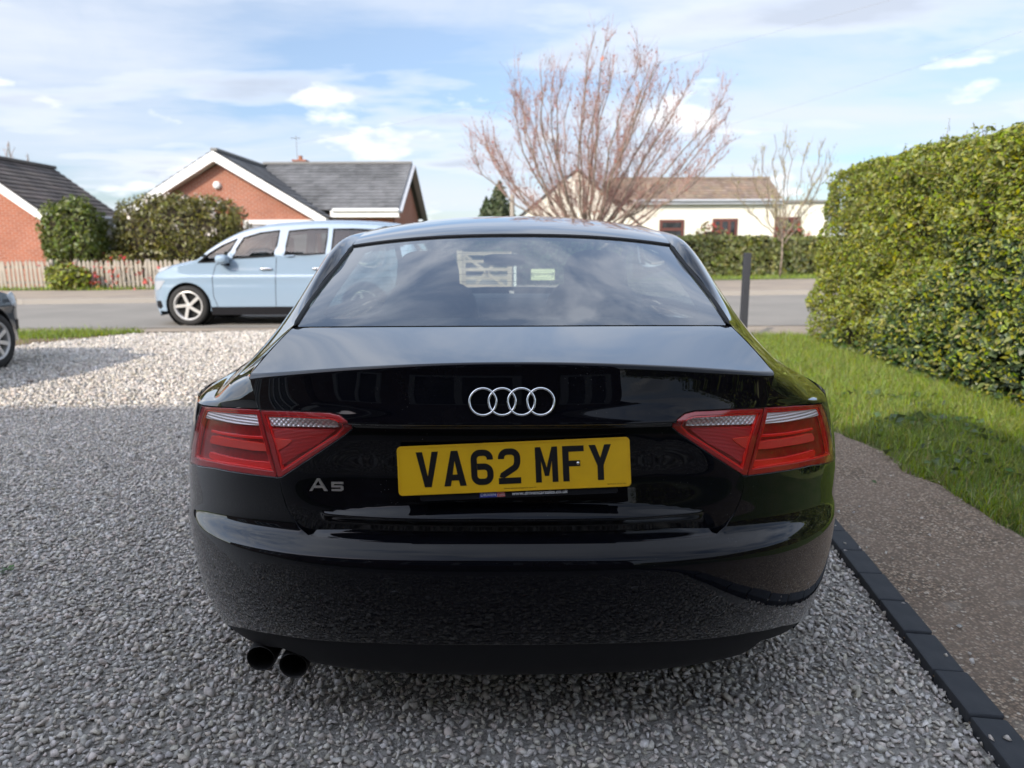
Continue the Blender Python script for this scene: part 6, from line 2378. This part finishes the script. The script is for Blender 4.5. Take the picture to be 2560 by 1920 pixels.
# ---- pale blue people carrier parked on the road, nose to the left
YS = 11.42
xf = measure(318, 640, YS).x
P2 = lambda X, Y: (measure(X, Y, YS).x - xf, measure(X, Y, YS).z)
L_ = 4.6
Tm = [P2(336, 686), P2(323, 655), P2(319, 628), P2(322, 604), P2(336, 583), P2(362, 571), P2(392, 563), P2(414, 556), P2(447, 531), P2(483, 508), P2(520, 491), P2(565, 481), P2(620, 476), P2(690, 473), P2(760, 474), P2(825, 478), P2(868, 487), P2(893, 520), P2(910, 560), P2(921, 610), P2(921, 650), P2(908, 684)]
Tm = [(l - d, z) for (l, z), d in zip(Tm, [.06, .09, .10, .10, .09, .06, .03] + [0] * 40)]
zz = lambda pts: [P2(*p) for p in pts]
wins = [zz([(428, 567), (452, 548), (480, 530), (510, 516), (497, 541), (484, 562), (468, 565)]),
        zz([(503, 558), (512, 536), (524, 514), (560, 503), (600, 498), (597, 528), (592, 553), (545, 556)]),
        zz([(614, 552), (618, 525), (621, 499), (665, 495), (705, 494), (704, 520), (702, 548), (660, 550)]),
        zz([(716, 547), (718, 495), (760, 495), (838, 499), (872, 532), (840, 541), (780, 545)])]
wc = P2(406, 663)
rw = (wc[0] + 2.84, wc[1])
tr_ = .322
arch = [(wc[0], tr_, .375), (rw[0], tr_, .375)]
MPV, sf, hwm, tf = side_car('people_carrier', 'pale blue people carrier parked at the roadside, partly hidden behind the black coupe', (xf, YS + .91, 0.016), 0, L_, .905, Tm, wins, .235, arch, M_BLUE_P,
                            None, (7, 11, .95), (16, 18), P2(560, 552)[1], .34, None, tr_, .235, 5,
                            doors=[zz([(503, 561), (466, 572), (459, 600), (462, 640), (476, 676)]), zz([(597, 556), (596, 610), (597, 676)]), zz([(708, 550), (711, 610), (700, 650)])], trim_z=.26)
for sg in (1, -1):
    mr = pillow('wing_mirror', (P2(487, 560)[0], sg * 1.02, P2(487, 560)[1]), (.10, .11, .075), 0, MPV, M_BLUE_P, 2.8)
    m = MB(); q = P2(487, 566); m.bar((q[0] + .04, sg * .86, q[1] - .045), (q[0], sg * 1.0, q[1] - .03), .07, .035)
    o = m.build('mirror_arm', M_TRIM); o.parent = mr
    for X in (576, 688):
        q = P2(X, 581)
        h = pillow('door_handle', (q[0], sg * (float(hwm(np.array(q[0]), np.array(q[1]))) + .02), q[1]), (.10, .016, .018), 0, MPV, M_CHROME, 3)
    s = Skin((L_ / 2, 0, .6)); s.piece(sf(sg), zz([(321, 618), (322, 608), (331, 607), (352, 606), (340, 622), (328, 628)]), su=.05, sv=.05, off=.004, roll=.003)
    s.build('headlight', M_LAMPCLEAR, MPV)
    s = Skin((L_ / 2, 0, .6)); s.piece(sf(sg), zz([(334, 583), (348, 578), (366, 574), (350, 583), (338, 588)]), su=.05, sv=.05, off=.004, roll=.003)
    s.build('running_light', M_LAMPCLEAR, MPV)
    s = Skin((L_ / 2, 0, .6)); s.piece(sf(sg), zz([(325, 652), (340, 650), (345, 662), (338, 668), (327, 664)]), su=.05, sv=.05, off=.004, roll=.003)
    s.build('fog_light', M_TRIM, MPV)
s = Skin((L_ / 2, 0, .6)); s.piece(tf, [(6, -.6), (13, -.6), (13, .6), (6, .6)], su=.8, sv=.1, off=.004, roll=.003)
s.build('grille', M_TRIM, MPV)

# ---- grey small car at the left edge, nose to the right
Lg = 3.55
Tg = [(.12, .24), (.03, .36), (.0, .50), (.03, .62), (.12, .72), (.30, .815), (.55, .875), (.85, .925), (1.0, .96), (1.22, 1.13), (1.45, 1.29), (1.75, 1.40), (2.1, 1.45), (2.6, 1.46), (3.0, 1.42), (3.22, 1.30), (3.40, 1.05), (3.52, .85), (3.56, .60), (3.52, .40), (3.44, .26)]
wins = [[(1.28, .97), (1.42, 1.12), (1.62, 1.26), (1.9, 1.33), (2.25, 1.345), (2.28, .97)], [(2.38, .97), (2.38, 1.345), (2.75, 1.33), (2.98, 1.22), (3.05, 1.02)]]
arch = [(.64, .30, .335), (3.00, .30, .335)]
gx, gy_ = measure(63, 735, 7.45).x - .42, 7.3
GREY, sf, hwg, tf = side_car('small_car', 'dark grey small car cut off by the left picture edge, showing its front wheel', (-6.08, 7.90, 0.01), -math.pi / 2, Lg, .80, Tg, wins, .25, arch, M_GREY_P,
                             None, (8, 11, .95), (15, 17), .95, .32, None, .292, .205, 8, doors=[[(1.12, .93), (1.08, .5), (1.15, .30)], [(2.33, .95), (2.33, .5), (2.3, .30)]])
for sg in (1, -1):
    pillow('wing_mirror', (1.22, sg * .93, 1.0), (.07, .10, .07), 0, GREY, M_TRIM, 2.8)
    pillow('door_handle', (2.15, sg * .815, .80), (.09, .016, .016), 0, GREY, M_CHROME, 3)
    s = Skin((Lg / 2, 0, .6)); s.piece(sf(sg), [(.14, .60), (.10, .70), (.25, .77), (.36, .74), (.30, .63)], su=.05, sv=.05, off=.004, roll=.003)
    s.build('headlight', M_LAMPCLEAR, GREY)
    s = Skin((Lg / 2, 0, .6)); s.piece(sf(sg), [(.14, .36), (.12, .47), (.22, .47), (.24, .37)], su=.05, sv=.05, off=.004, roll=.003)
    s.build('bumper_insert', M_TRIM, GREY)
